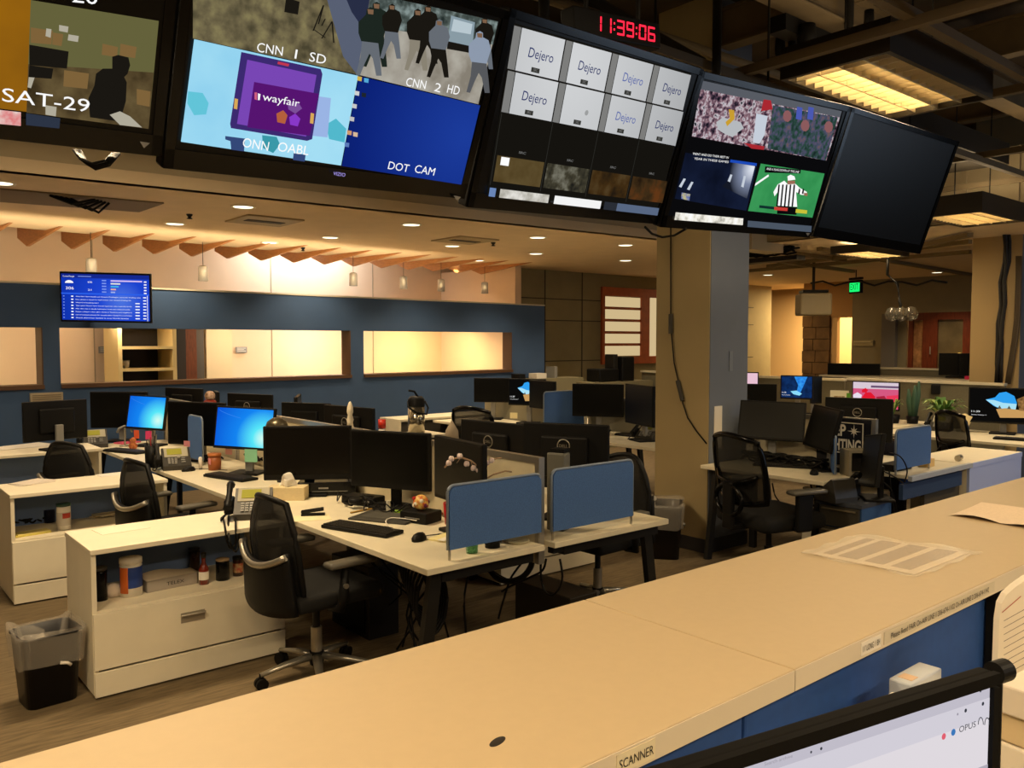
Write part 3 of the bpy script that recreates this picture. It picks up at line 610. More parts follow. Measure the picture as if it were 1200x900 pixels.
for x_, y_, c_ in ((427, 93, '58b0e0'), (419, 91, 'd8b850'), (416, 108, 'd8d8d8'), (424, 110, '202830'), (413, 123, 'd0d0d0'), (410, 138, 'c8c8c8'), (407, 154, 'd8a070'), (414, 156, 'e0c0a0'), (404, 168, '6080c0')): p.pquad([(x_ - 3, y_ - 3), (x_ + 2.5, y_ - 2), (x_ + 2, y_ + 3), (x_ - 3, y_ + 2)], glow('ic_' + c_, c_, .9))
p.ptext('CNN', (298, 59), (328, 64), 11, W); p.ptext('1', (342, 67), (344.2, 67.5), 11, W); p.ptext('SD', (359, 70), (378, 74), 11, W)
p.ptext('CNN', (472, 99), (495, 103), 10, W); p.ptext('2', (505, 105), (512, 107), 10, W); p.ptext('HD', (520, 107), (534, 110), 10, W)
p.ptext('ONN', (281, 170), (311, 175), 11, W); p.ptext('OABL', (322, 175), (358, 180), 11, W); p.ptext('DOT', (451, 196), (475, 200), 9, W); p.ptext('CAM', (482, 200), (505, 204), 9, W)
p.ptext('VIZIO', (387, 203), (401, 205), 4, glow('brand_violet', 'b8a8ff', 1.0)); p.pquad([(528, 227), (537, 229), (532, 233)], tri)
p.build('picture', t)
# third
t, p = television('television with rows of white tiles reading Dejero', (2.617, 2.566, 2.597), 1.24, .744, 4.5, 22.5, 2.6)
p.corners((602.5, 27), (810, 86), (771, 252), (570, 229)); blk = glow('tv_near_black', '15130f', 1)
p.quad(0, 0, 1, 1, blk)
gut = glow('tile_gutter', '8a8a88', .8); til = radial('tile_white', (-.25, 0, .25), 1.3, [(0, 'd4d6d8'), (.5, 'b4b6b8'), (1, '86888a')]); dj = glow('dejero_navy', '1c2a64', 1); dj2 = glow('dejero_blue', '5868a8', 1)
for r_ in range(2):
    for c_ in range(4):
        u = c_ / 4; v = .012 + r_ * .245
        p.quad(u + .002, v, u + .035, v + .235, gut); p.quad(u + .038, v, u + .247, v + .235, til)
        if (r_, c_) != (1, 1): p.utext('Dejero', u + .085, u + .205, v + .145, .036, dj2 if c_ == 2 else dj)
        else: p.disc(u + .17, v + .14, .011, glow('faint_dot', 'a4a6a6', .9))
        p.quad(u + .11, v + .195, u + .15, v + .222, DG); p.utext('SRC', u + .12, u + .14, v + .215, .010, gut)
for c_ in range(4):
    u = c_ / 4; p.quad(u, .50, u + .002, .93, DG); p.utext('SRC', u + .11, u + .145, .715, .009, gut)
    g = [glow('row_pic0', '5c4a28', .7, col2='6e5c38', scale=15), glow('row_pic1', '4c4838', .7, cols=['22221e', '4c4838', '8a8878'], scale=20), glow('row_pic2', '4a3418', .7, cols=['2a2014', '4a3418', '5e4a2c'], scale=12), glow('row_pic3', '40301c', .7, cols=['241a10', '48341c', '70401c'], scale=12)][c_]
    p.quad(u + .012, .745, u + .245, .905, g)
p.quad(.03, .75, .07, .80, W)
for u0, u1, c_ in ((.0, .03, '6f8cc0'), (.05, .30, 'f2efe8'), (.33, .60, 'ffffff'), (.62, .70, '2c3038'), (.70, .98, '5c6c88')): p.quad(u0, .945, u1, 1.0, glow('strip_' + c_, c_, .9, col2=('b0aca0' if c_ == 'f2efe8' else None), scale=25))  # bezel reflection along the bottom painted as bright strips
p.build('picture', t)
# fourth
t, p = television('television with a crowd picture above and a green football field below', (3.848, 2.559, 2.63), 1.24, .744, -3.1, 21.1, 1.9)
z4 = lambda x, y: (760 + x / 3.158, 60 + y / 3.158)
p.pquad([z4(190, 105), z4(720, 222), z4(600, 680), z4(60, 640)], K)
p.pquad([z4(197, 108), z4(715, 222), z4(658, 405), z4(160, 315)], glow('tv_crowd', '5a4a58', 1.0, cols=['14141c', '4a3848', '8a6a74', 'c8c0c8', '20242c'], scale=38))
p.pquad([z4(460, 200), z4(700, 245), z4(655, 405), z4(440, 360)], glow('tv_stand', '2c4038', .9, cols=['1c2c2c', '2c4a40', '50506c', '6c5a5c'], scale=30))
p.pquad([z4(197, 108), z4(715, 222), z4(708, 245), z4(190, 140)], glow('tv_haze', '5c6068', .9))
hel = glow('tv_helmet', 'b4b8bc', 1); rd = glow('tv_redspot', 'a82830', 1); st = glow('tv_whitejersey', 'c4ccd8', 1); vi = glow('tv_violet', '4a58b0', 1)
p.pquad([z4(*q) for q in [(250, 262), (275, 245), (340, 262), (352, 285), (330, 300), (310, 318), (280, 305), (256, 290)]], hel); p.pquad([z4(*q) for q in [(296, 215), (316, 218), (318, 250), (290, 278), (284, 262), (300, 248)]], glow('tv_gold', 'c89c30', 1))
p.pquad([z4(*q) for q in [(398, 230), (440, 240), (428, 310), (410, 342), (385, 338)]], st); p.pquad([z4(*q) for q in [(425, 178), (452, 182), (458, 215), (415, 222)]], rd); p.pquad([z4(*q) for q in [(350, 338), (428, 352), (425, 365), (380, 360)]], rd)
for x_, y_ in ((512, 240), (578, 275), (665, 280)): p.pquad([z4(x_ + 16 * math.cos(a_), y_ + 22 * math.sin(a_)) for a_ in [k * .7 for k in range(9)]], glow('tv_face', '8a5a5c', 1))
for x_ in (548, 590): p.pquad([z4(x_, 205), z4(x_ + 20, 209), z4(x_ + 16, 255), z4(x_ - 5, 250)], vi)
p.pquad([z4(*q) for q in [(135, 375), (400, 420), (360, 590), (95, 545)]], glow('tv_tunnel', '0b1020', 1, col2='141c34', scale=6))
p.pquad([z4(*q) for q in [(300, 410), (392, 425), (362, 545), (270, 500), (300, 470)]], radial('tv_tunnel_light', (-.06, 0, -.03), .17, [(0, 'e8eef8'), (.5, '7c86a0'), (1, '141824')]))
for q in [(110, 500, 128, 470), (140, 510, 156, 482), (340, 500, 350, 460), (290, 480, 300, 455)]: p.pquad([z4(q[0], q[1]), z4(q[2], q[3]), z4(q[2] + 8, q[3] + 2), z4(q[0] + 9, q[1] + 4)], st)
p.pquad([z4(*q) for q in [(120, 522), (152, 528), (148, 552), (118, 545)]], glow('tv_badge', 'c8c080', 1, col2='3858b0', scale=60))
p.ptext('WENT AND DO THEIR BEST IN', z4(160, 382), z4(292, 397), 2.5, W); p.ptext('YEAR IN THESE GAMES', z4(165, 400), z4(292, 413), 2.5, W)
p.pquad([z4(*q) for q in [(300, 400), (398, 414), (396, 424), (298, 410)]], glow('tv_bluebar', '1c4ab8', 1))
p.pquad([z4(*q) for q in [(412, 415), (648, 452), (603, 615), (365, 590)]], glow('tv_field', '2f8a4c', 1, col2='3c9a58', scale=9))
p.pquad([z4(*q) for q in [(392, 488), (440, 455), (442, 462), (390, 498)]], W)
p.pquad([z4(*q) for q in [(428, 425), (560, 438), (558, 452), (426, 448)]], K); p.ptext('AND A FLAG DOWN AT THE LINE', z4(432, 438), z4(552, 450), 2.5, W)
# striped referee
p.pquad([z4(*q) for q in [(510, 462), (522, 456), (536, 462), (540, 474), (512, 478)]], W); p.pquad([z4(*q) for q in [(510, 478), (538, 478), (538, 492), (520, 498), (510, 490)]], glow('tv_refskin', '9a6a54', 1))
body = [(498, 478), (512, 492), (540, 490), (556, 505), (582, 520), (580, 532), (560, 530), (542, 520), (546, 575), (470, 570), (474, 520), (462, 536), (458, 520), (474, 492)]
p.pquad([z4(*q) for q in body], W)
for x_ in (476, 490, 504, 518, 532): p.pquad([z4(x_, 492), z4(x_ + 6, 492), z4(x_ - 2, 574), z4(x_ - 8, 574)], K)
for x_ in (552, 566): p.pquad([z4(x_, 506), z4(x_ + 5, 510), z4(x_ + 2, 528), z4(x_ - 4, 525)], K)
p.pquad([z4(570, 522), z4(584, 524), z4(582, 535), z4(570, 532)], glow('tv_refskin', '9a6a54', 1))
p.pquad([z4(*q) for q in [(472, 570), (545, 576), (542, 604), (470, 600)]], K)
p.pquad([z4(*q) for q in [(405, 568), (460, 574), (459, 584), (404, 578)]], glow('tv_darkbar', '10302c', 1)); p.pquad([z4(*q) for q in [(460, 574), (510, 578), (508, 590), (459, 586)]], glow('tv_redbar', 'c83c34', 1)); p.pquad([z4(*q) for q in [(540, 582), (582, 587), (580, 600), (538, 596)]], glow('tv_yellowbar', 'c8c038', 1))
p.pquad([z4(*q) for q in [(95, 594), (345, 617), (343, 642), (90, 622)]], glow('strip_paper', 'f4f2ec', 1, cols=['ffffff', 'f0ece0', '9c988c'], scale=22)); p.pquad([z4(*q) for q in [(362, 625), (598, 645), (596, 668), (360, 648)]], glow('strip_slate', '4a5462', 1))  # reflection on the lower edge put in as glowing strips
p.pquad([z4(576, 670), z4(592, 672), z4(583, 682)], tri); p.build('picture', t)
# fifth
t, p = television('blank dark television at the right end of the row', (5.307, 2.586, 2.685), 1.24, .769, -5.0, 18.4, -1.6)
p.pquad([(1071, 290), (1077, 291), (1073, 295)], tri); p.build('maker_mark', t)
# cables under the televisions
m = MB(); o = P(100, 188, 2.30)
for k in range(5):
    m.tube([P(86 + 2 * k, 176, 2.36) - o, P(94 + 2 * k, 186 + 1.5 * k, 2.30) - o, P(108 + k, 192 + 1.6 * k, 2.29) - o, P(124 + k, 188 + 1.4 * k, 2.30) - o, P(132 + 2 * k, 180, 2.36) - o], .005, BLK, 5)
solo(m, 'drooping_cables', 'drooping loop of black cables under the leftmost television', 'cable', loc=o)
p0 = Vector((2.617 + .45, 2.66, 2.27))
p0 = P(756, 266, 2.25)
solo(MB().tube([Vector((0, 0, 0)), P(764, 274, 2.235) - p0, P(776, 278, 2.225) - p0, P(790, 276, 2.23) - p0, P(804, 268, 2.25) - p0], .006, BLK, 6), 'drooping_cable', 'single black cable drooping between the third and fourth television', 'cable', loc=p0)
# rail the televisions hang from
bar('television_rail', 'long steel rail on which the row of televisions hangs', 'rail', (-.6, 2.86, 2.9), (6.0, 2.86, 2.9), .05, .05, DMET)
# clock
cc = (2.72, 2.45, 3.06)
ca = on_plane(674, 6, Vector((0, 2.5, 0)), Vector((0, 1, 0))); cb = on_plane(775, 28, Vector((0, 2.5, 0)), Vector((0, 1, 0))); ce = on_plane(773, 58, Vector((0, 2.5, 0)), Vector((0, 1, 0))); cf = on_plane(672, 36, Vector((0, 2.5, 0)), Vector((0, 1, 0)))
cx_ = (ca + cb + ce + cf) / 4; cw = (cb.x - ca.x); ch = (ca.z - cf.z + cb.z - ce.z) / 2; ro = math.atan2(cb.z - ca.z, cb.x - ca.x)
t = thing('digital_clock', 'black wall clock with red digits reading 11:39:06', 'clock', cx_)
A = Matrix.Rotation(-ro, 4, 'Y'); F = Matrix.Translation(cx_) @ A; cw /= math.cos(ro)
MB(A).box((0, .04, 0), (cw, .08, ch), BLK, bev=.006).build('case', t)
MB().cyl((-cw * .3, .04, ch * .4), (-cw * .3, .04, 1.1), .01, DMET, seg=8).cyl((cw * .3, .04, ch * .3), (cw * .3, .04, 1.1), .01, DMET, seg=8).build('hanger', t)
RED = glow('led_red', 'ff2038', 2.2)
SEG = {'1': 'bc', '3': 'abgcd', '9': 'abgfcd', '0': 'abcdef', '6': 'afgedc'}
dw, dh = cw * .088, ch * .58; th = dh * .13; sk = .12
def sg(x, a0, b0, a1, b1):
    q = [(x + a + sk * b, b - dh / 2) for a, b in ((a0, b0), (a1, b0), (a1, b1), (a0, b1))]; pn.poly(q, RED)
x = -cw * .30
for ch_ in '11:39:06':
    pn = Panel(F, Matrix.Translation(cx_), off=.001)
    if ch_ == ':':
        sg(x, 0, dh * .25, th, dh * .25 + th); sg(x, 0, dh * .65, th, dh * .65 + th); x += th * 2.4; pn.build('colon', t); continue
    for s_ in SEG[ch_]:
        if s_ in 'agd': z_ = {'a': dh - th, 'g': dh / 2 - th / 2, 'd': 0}[s_]; sg(x, th * .3, z_, dw - th * .3, z_ + th)
        else:
            z_ = dh / 2 if s_ in 'fb' else 0; x_ = 0 if s_ in 'fe' else dw - th; sg(x, x_, z_ + th * .3, x_ + th, z_ + dh / 2 - th * .2)
    x += dw * 1.27; pn.build('digit', t)
# screen on the blue partition
c = Vector((2.30, 9.1, 2.14)); w, h = .87, .50
t = thing('statistics_screen', 'flat screen with blue statistics list fixed to the blue partition', 'television', c, R(-33))
A = headM(3, -1); F = Matrix.Translation(c) @ Matrix.Rotation(R(-33), 4, 'Z') @ A
MB(A).box((0, .02, 0), (w, .04, h), BLK, bev=.005).build('housing', t)
MB().cyl((0, .03, 0), (.1, .35, 0), .02, DMET).bb(-.1, .3, .33, .36, -.12, .12, DMET).build('wall_arm', t)
pn = Panel(F, Matrix.Translation(c) @ Matrix.Rotation(R(-33), 4, 'Z'), off=.001); pn.rect(w - .03, h - .04)
pn.quad(0, 0, 1, 1, radial('stats_blue', (.15, 0, -.03), .55, [(0, '4c74e0'), (.4, '1c44d0'), (1, '1034b0')])); pn.quad(0, 0, 1, .09, glow('stats_bar', '14288c', 1))
pn.utext('CrowdTangle', .02, .15, .07, .014, W); pn.quad(.19, .045, .34, .06, glow('px_lt', '8098e8', 1))
pn.poly([(pn.uv(.09, .2)[0] + .04 * math.cos(a_), pn.uv(.09, .2)[1] + .028 * math.sin(a_)) for a_ in [k * math.pi / 8 for k in range(9)]], W)
pn.utext('306', .05, .14, .34, .028, W); pn.utext('636', .30, .35, .19, .018, W); pn.utext('21', .30, .34, .36, .018, W)
for k, (ln, c_) in enumerate(((.36, 'd8c0f0'), (.11, 'e8e8d8'), (.09, '48b8e8'), (.06, 'e8b098'), (.05, 'a0b0e8'))):
    pn.quad(.56, .12 + .062 * k, .56 + ln, .15 + .062 * k, glow('bar_' + c_, c_, 1)); pn.quad(.46, .12 + .062 * k, .51, .145 + .062 * k, glow('px_lt', '8098e8', 1)); pn.quad(.94, .13 + .062 * k, .97, .155 + .062 * k, W)
pn.quad(0, .41, 1, .44, glow('stats_sep', '2c60e8', 1))
for k in range(8):
    v = .475 + .066 * k; L_ = [.74, .63, .26, .64, .62, .64, .64, .60][k]
    words = ['West Park News Seattle and Western Washington source for breaking news', 'New photos in search for local woman now accused of taking the', 'Watch live breaking news', 'The Latest Pacers have Turner back but who need the family', 'Man who was in deadly helicopter crash was released today', 'Police release video after shots in Tacoma and neighbors', 'List of announcements for people after Camp Fire continues', 'Good afternoon Seattle is now North Seattle'][k]
    pn.utext(words, .16, .16 + L_, v + .024, .010, W); pn.quad(.11, v, .135, v + .024, W); pn.quad(.02, v, .035, v + .02, glow('px_lt', '8098e8', 1)); pn.quad(.93, v, .965, v + .022, W)
    if k > 1: pn.quad(.84, v, .89, v + .022, W)
pn.quad(.978, .44, .984, 1, W); pn.build('picture', t)
# ------------------------------------------------------------ near counter
YF, YN, CT = 1.43, .86, 1.07
t = thing('counter', 'long tan laminate counter running along the bottom of the view', 'counter', (0, 0, 0))
for x0_, x1_ in ((-1.6, 1.43), (1.433, 4.4), (4.403, 5.4)):
    m = MB(); m.box(((x0_ + x1_) / 2, (YF + YN) / 2, CT - .022), (x1_ - x0_, YF - YN, .044), CTR, bev=.003)
    m.bb(x0_, x1_, YN - .0015, YN, CT - .043, CT - .002, CTRE); m.build('countertop', t)
for x0_, x1_ in ((-1.6, 1.33), (1.336, 2.95), (2.956, 5.4)):
    MB().box(((x0_ + x1_) / 2, YN + .07, .50), (x1_ - x0_, .05, 1.0), NAVY, bev=.006).build('front_panel', t)
MB().bb(2.46, 2.62, YN + .0, YN + .04, 0, 1.026, BLK).build('post', t)
MB().bb(-1.6, 5.4, YF - .12, YF - .08, 0, 1.026, mat('panel_back', '3a4a66', .8)).build('back_panel', t)
def strip(name, lb, xa, xb, txt, ta, tb, h0, m0, tm):
    t = thing(name, lb, 'label', (xa, YN - .0016, CT - .022))
    MB().bb(0, xb - xa, -.0012, 0, -h0, h0, m0).build('strip', t)
    F = Matrix.Translation((xa, YN - .0029, CT - .022)); pn = Panel(F, Matrix.Translation((xa, YN - .0016, CT - .022)), off=.0006)
    pn.text(txt, (ta, -h0 * .5), (tb, -h0 * .5), h0 * .95, tm); pn.build('lettering', t)
INK = mat('ink', '2a2420', .8); TAPE = mat('clear_tape', 'cabfa8', .3)
ex = lambda px, py: on_plane(px, py, Vector((0, YN - .002, 0)), Vector((0, 1, 0))).x
strip('edge_label', 'short white label stuck on the counter edge', ex(1009, 757), ex(1032, 747), "11' LONG 1 BH", .006, ex(1032, 747) - ex(1009, 757) - .006, .014, PAPER, INK)
xa, xb = ex(1036, 745), ex(1165, 694); strip('edge_label', 'long clear label strip with black print on the counter edge', xa, xb, "Please Read FAIR On-AIR LINE 1 206-674-1102 On-AIR LINE 2 206-674-1142", .03, xb - xa - .04, .014, TAPE, INK)
xa, xb = ex(736, 893), ex(766, 886); strip('edge_label', 'cream label ending in NNER at the bottom edge of the view', .93, 1.02, 'SCANNER', .005, .085, .016, mat('cream_label', 'e4d8b8', .7), INK)
# chip in the laminate, paper sleeves
p = P(583, 869, CT); m = MB(); m.lathe([(0, .0008), (.018, .0008), (.020, 0)], mat('chip_black', '1c1814', .9), sx=1.0, sy=.45); solo(m, 'counter_chip', 'black chipped spot in the tan counter top', 'chip mark', loc=(p.x, p.y, CT), rz=R(20))
CLR = mat('clear_plastic', 'f0ead8', .32, alpha=.25)
def sleeve(label, q, blocks, clear=True):
    q = [P(x, y, CT) for x, y in q]; o = q[0].copy(); t = thing('paper_sleeve', label, 'paper', (o.x, o.y, CT))
    q = [v - o for v in q]; g = lambda u, v: (q[0] * (1 - u) + q[1] * u) * (1 - v) + (q[3] * (1 - u) + q[2] * u) * v
    m = MB(); m.prism([(g(u, v).x, g(u, v).y) for u, v in ((.07, .07), (.94, .05), (.93, .93), (.06, .94))], .0015, mat('sleeve_paper', 'd0bda0', .7), Matrix.Translation((0, 0, .001))); m.build('sheet', t)
    m = MB(); PR = mat('faint_print', 'a08c74', .8, noise=.2, scale=120, stretch=(1, 3, 1))
    for u0, v0, u1, v1 in blocks: m.prism([(g(u, v).x, g(u, v).y) for u, v in ((u0, v0), (u1, v0), (u1, v1), (u0, v1))], .0004, PR, Matrix.Translation((0, 0, .0026)))
    m.build('print', t)
    if clear:
        m = MB(); m.M = Matrix(); i = m.mi(CLR); n = 14; V = [[m.bm.verts.new(g(a / n, b / n) + Vector((0, 0, .005 + .004 * math.sin(a * 1.3 + b * .9) * (1 if (a in (0, n) or b in (0, n)) else .4)))) for a in range(n + 1)] for b in range(n + 1)]
        for b in range(n):
            for a in range(n): m.bm.faces.new((V[b][a], V[b][a + 1], V[b + 1][a + 1], V[b + 1][a])).smooth = True
        m.build('plastic_film', t)
    return t
sleeve('clear plastic sleeve holding a printed sheet on the tan counter', [(938, 650), (1005, 627), (1152, 648), (1076, 678)], [(.15, .12, .9, .2), (.15, .25, .9, .42), (.15, .48, .9, .64), (.15, .7, .9, .86)])
q = [P(*v, CT) for v in ((1113, 604), (1150, 592), (1225, 602), (1215, 622))]; t = thing('loose_sheet', 'curled printed sheet at the far right end of the counter', 'paper', (q[0].x, q[0].y, CT))
m = MB(); n = 10; o = q[0].copy(); g = lambda u, v: (q[0] * (1 - v) + q[1] * v) * (1 - u) + (q[3] * (1 - v) + q[2] * v) * u - o
def sh_(u, v): r = g(u, v); return (r.x, r.y, .002 + .012 * (1 - v) * abs(math.sin(u * 5)) + .01 * v * v)
V = [[m.bm.verts.new(sh_(a / n, b / n)) for a in range(n + 1)] for b in range(n + 1)]; m.mi(mat('print_sheet', 'e0cbb0', .8, noise=.08, scale=90, stretch=(4, 1, 1)))
for b in range(n):
    for a in range(n): m.bm.faces.new((V[b][a], V[b][a + 1], V[b + 1][a + 1], V[b + 1][a])).smooth = True
m.build('sheet', t)
# ------------------------------------------------------------ things in front of the counter (bottom right)
t = thing('producer_desk', 'desk surface behind the near counter carrying the big lit monitor', 'desk', (0, 0, 0))
MB().bb(-1.0, 4.2, .05, .80, .70, .73, LAM).build('worktop', t)
for x in (-.8, 1.6, 4.0): MB().bb(x, x + .05, .1, .78, 0, .70, DMET).build('leg', t)
yaw = -11; c = Vector((.95, .505, 1.07)); A = headM(-6, 0)
A = Matrix.Rotation(R(-4), 4, 'X')
E_ = P(1167, 786, 1.25); S_ = P(800, 900, 1.25); d_ = (S_ - E_).normalized(); yw = math.atan2(-d_.y, -d_.x)
w, h = .60, .36; c = E_ + d_ * (w / 2 + .002) + Vector((0, 0, -h / 2))
t = thing('desktop_monitor', 'large black framed monitor with a lit pale page cut by the bottom edge', 'monitor', (c.x, c.y, .73), yw)
H0 = Matrix.Translation((0, 0, c.z - .73)); F = Matrix.Translation((c.x, c.y, .73)) @ Matrix.Rotation(yw, 4, 'Z') @ H0
MB(H0).box((0, .012, 0), (w, .022, h), mat('black_matte', '0e0d0c', .7, spec=.12), bev=.005).box((0, .035, -.05), (w * .6, .03, h * .55), BLK, bev=.01).build('housing', t)
m = MB(H0)
for a_ in ((-w / 2, w / 2, h / 2 - .016, h / 2), (-w / 2, w / 2, -h / 2, -h / 2 + .02), (-w / 2, -w / 2 + .013, -h / 2 + .02, h / 2 - .016), (w / 2 - .013, w / 2, -h / 2 + .02, h / 2 - .02)): m.bb(a_[0], a_[1], -.008, .002, a_[2], a_[3], mat('black_matte', '0e0d0c', .7, spec=.12))
m.build('bezel', t)
MB().bb(-.03, .03, .04, .07, 0, c.z - .73, BLK).build('stand_neck', t); MB().box((0, .04, .01), (.24, .18, .02), BLK, bev=.005).build('stand_base', t)
pn = Panel(F, Matrix.Translation((c.x, c.y, .73)) @ Matrix.Rotation(yw, 4, 'Z'), off=.001); pn.rect(w - .026, h - .036, 0, .002)
pn.quad(0, 0, 1, 1, glow('page_white', 'e4dee4', .95)); pn.quad(0, 0, 1, .055, glow('page_tabs', 'c0bcc8', 1)); pn.quad(0, .055, 1, .14, glow('page_bar', 'd2ced8', 1)); pn.quad(0, .34, 1, .37, glow('page_rule', 'b0acb8', 1)); 
GI = glow('page_ink', '3a3c44', 1)
def pc(x, y, r, m_): c_ = pn.loc(x, y); pn.poly([(c_[0] + r * math.cos(k * .785), c_[1] + r * math.sin(k * .785)) for k in range(8)], m_)
pc(1105, 862.6, .0045, glow('page_pink', 'e06070', 1)); pc(1116, 857.6, .0048, glow('page_blue', '3c78b8', 1)); pn.ptext('OPUS', (1122.5, 858), (1142, 851), 7, GI)
for x_ in (1144.5, 1152):
    for r_ in (3.4,): 
        q_ = [(x_ + 3.4 + r_ * math.cos(math.pi * j / 8), 849 - x_ % 2 - 9 * math.sin(math.pi * j / 8)) for j in range(9)]; w_ = [(x_ + 3.4 + (r_ - .9) * math.cos(math.pi * j / 8), 849 - x_ % 2 - 7.8 * math.sin(math.pi * j / 8)) for j in range(9)]
        for j in range(8): pn.poly([pn.loc(*q_[j]), pn.loc(*q_[j + 1]), pn.loc(*w_[j + 1]), pn.loc(*w_[j])], GI, step=False)
pc(1130, 832, .0028, GI); pc(1150, 824, .0028, GI); pc(1147, 809, .002, GI); pc(1120, 836, .0018, glow('page_faint', '9894a0', 1)); pc(960, 876, .002, GI); pc(948, 880, .0016, GI)
pn.ptext('Search archive', (893, 896), (926, 886), 4, glow('page_faint', '9894a0', 1)); pn.build('picture', t)
p = P(1174, 790, 1.23); solo(MB().cyl((-.018, .0, 0), (.010, .0, 0), .016, BLK, seg=20).cyl((-.01, 0, 0), (-.01, .0, -.1), .008, BLK, seg=8).cyl((-.01, 0, -.5), (-.01, 0, -.1), .008, BLK, seg=8), 'desk_lamp_joint', 'round black lamp joint beside the corner of the lit monitor', 'lamp joint', loc=(p.x + .012, p.y + .005, 1.23), rz=yw)  # round black knob on a thin post
t = thing('white_box', 'white box standing against the blue panel behind the lit monitor', 'box', (0, 0, 0))
b0 = on_plane(1069, 803, Vector((0, .77, 0)), Vector((0, 1, 0))); b1 = on_plane(1104, 787, Vector((0, .77, 0)), Vector((0, 1, 0)))
t.location = (b0.x, .77, .73); zt_ = b0.z - .73
MB().box(((b1.x - b0.x) / 2, .025, zt_ / 2), (b1.x - b0.x, .05, zt_), mat('box_white', 'c4ccd8', .35, coat=.5), bev=.004).build('body', t)
MB().bb(.02, .05, .01, .04, zt_, zt_ + .001, mat('box_patch', 'd8b898', .5)).build('lid_sticker', t)
b0 = on_plane(1048, 826, Vector((0, .66, 0)), Vector((0, 1, 0))); solo(MB().box((0, 0, (b0.z - .73) / 2), (.07, .06, b0.z - .73), PAPER, bev=.004), 'small_white_box', 'small white box corner just left of the taller white box', 'box', loc=(b0.x + .02, .66, .73))
# binder pages and paper pile at the right edge
pnn = Vector((FW.x, FW.y, 0)).normalized(); pl = CAM + FW * 1.66
bo = on_plane(1190, 800, pl, pnn)
t = thing('open_binder', 'upright curved white printed pages with a red line at the right edge', 'binder', (bo.x, bo.y, .73))
o = t.location.copy()
def bp(px, py): return on_plane(px, py, pl, pnn) - o
L0, L1 = [], []
pts = [bp(1171, 728), bp(1174, 708), bp(1180, 697), bp(1190, 688), bp(1204, 678), bp(1240, 662), bp(1240, 850), bp(1172, 850), bp(1169, 780)]
m = MB(); nrm = Vector((-pnn.x, -pnn.y, 0)) * -.02
a_ = [m.bm.verts.new(v) for v in pts]; b_ = [m.bm.verts.new(v + nrm) for v in pts]; m.mi(mat('book_paper', 'f0e6d4', .8)); m.bm.faces.new(a_); m.bm.faces.new(b_[::-1])
for k in range(len(pts)): m.bm.faces.new((a_[k], a_[(k + 1) % len(pts)], b_[(k + 1) % len(pts)], b_[k]))
m.build('pages', t)
m = MB(); off_ = -nrm * .06
def ln(p0, p1, th_, mm): m.face([bp(*p0) + off_, bp(*p1) + off_, bp(p1[0], p1[1] + th_) + off_, bp(p0[0], p0[1] + th_) + off_], mm)
ln((1174, 717), (1196, 698), 1.2, mat('red_ink', 'b04030', .8))
for k in range(12): ln((1176, 727 + 8 * k), (1212, 707 + 8 * k), .8, mat('grey_ink', '8a7e74', .8))
m.build('printed_lines', t)
MB().tube([(.03, -.03, 0), (.03, -.03, .35)], .01, DMET, 6).build('stand', t)
bz = P(1185, 812, 1.05)
on_ = ['lowest', 'second lowest', 'third lowest', 'middle', 'third from the top', 'second from the top', 'topmost']
for k in range(7):
    solo(MB().box((0, 0, .0), (.26, .19, .052), mat('pile_%d' % (k % 4), ['e6dccb', 'd8c29a', 'e2d6c6', 'dfc9a0'][k % 4], .7), bev=.004), 'paper_stack', on_[k] + ' bundle of papers piled right of the lit monitor', 'paper stack', 'papers piled right of the lit monitor', loc=(1.695 + .008 * (k % 2), .45, .7565 + .0535 * k), rz=R(-11 + 3 * (k % 4)))
# ------------------------------------------------------------ helpers for office things
def monitor(label, c, w, h, yaw, base=.73, tilt=0, roll=0, k=1.0, draw=None, logo=False, riser=0, name='desktop_monitor', cat='monitor', group='desktop monitors', stand=GRYP, bez=.014, scr=SCR, thick=.03, chin=None):
    c = Vector((c[0] * k, c[1] * k, CAM_H - (CAM_H - c[2]) * k)); w *= k; h *= k
    t = thing(name, label, cat, (c.x, c.y, base), R(yaw), group)
    A = Matrix.Translation((0, 0, c.z - base)) @ headM(tilt, roll); RW = Matrix.Translation((c.x, c.y, base)) @ Matrix.Rotation(R(yaw), 4, 'Z'); F = RW @ A
    m = MB(A); m.box((0, thick / 2, 0), (w, thick, h), BLK, bev=.006); m.box((0, thick + .012, 0), (w * .55, .03, h * .62), BLK, bev=.012); m.build('housing', t)
    chin = chin or bez * 1.4
    MB(A).bb(-w / 2 + bez, w / 2 - bez, -.0012, .002, -h / 2 + chin, h / 2 - bez, scr).build('screen', t)
    zb = c.z - base - h * .1
    if zb > .05:
        MB().box((0, thick + .045, zb / 2), (.06, .03, zb), stand, bev=.004).build('stand_neck', t)
        MB().box((0, thick + .02, .009), (.24, .19, .018), stand if stand != GRYP else BLK, bev=.006).build('stand_base', t)
    if logo:
        m = MB(A); rr = .035; y_ = thick + .0285; m.tube([(rr * math.cos(a_), y_, rr * math.sin(a_) + h * .17) for a_ in [k_ * math.pi / 10 for k_ in range(20)]], .003, ALU, 5, close=True)
        FB = RW @ A @ Matrix.Translation((0, y_, h * .17)) @ Matrix.Rotation(math.pi, 4, 'Z'); m.build('round_logo', t)
        pn = Panel(FB, RW, off=.001); pn.text('DELL', (-.024, -.008), (.024, -.008), .016, ALU); pn.build('logo_lettering', t)
    if draw:
        pn = Panel(F, RW, off=.0014); pn.rect(w - 2 * bez, h - bez - chin, 0, (chin - bez) / 2); draw(pn); pn.build('picture', t)
    return t
n_ = [0]
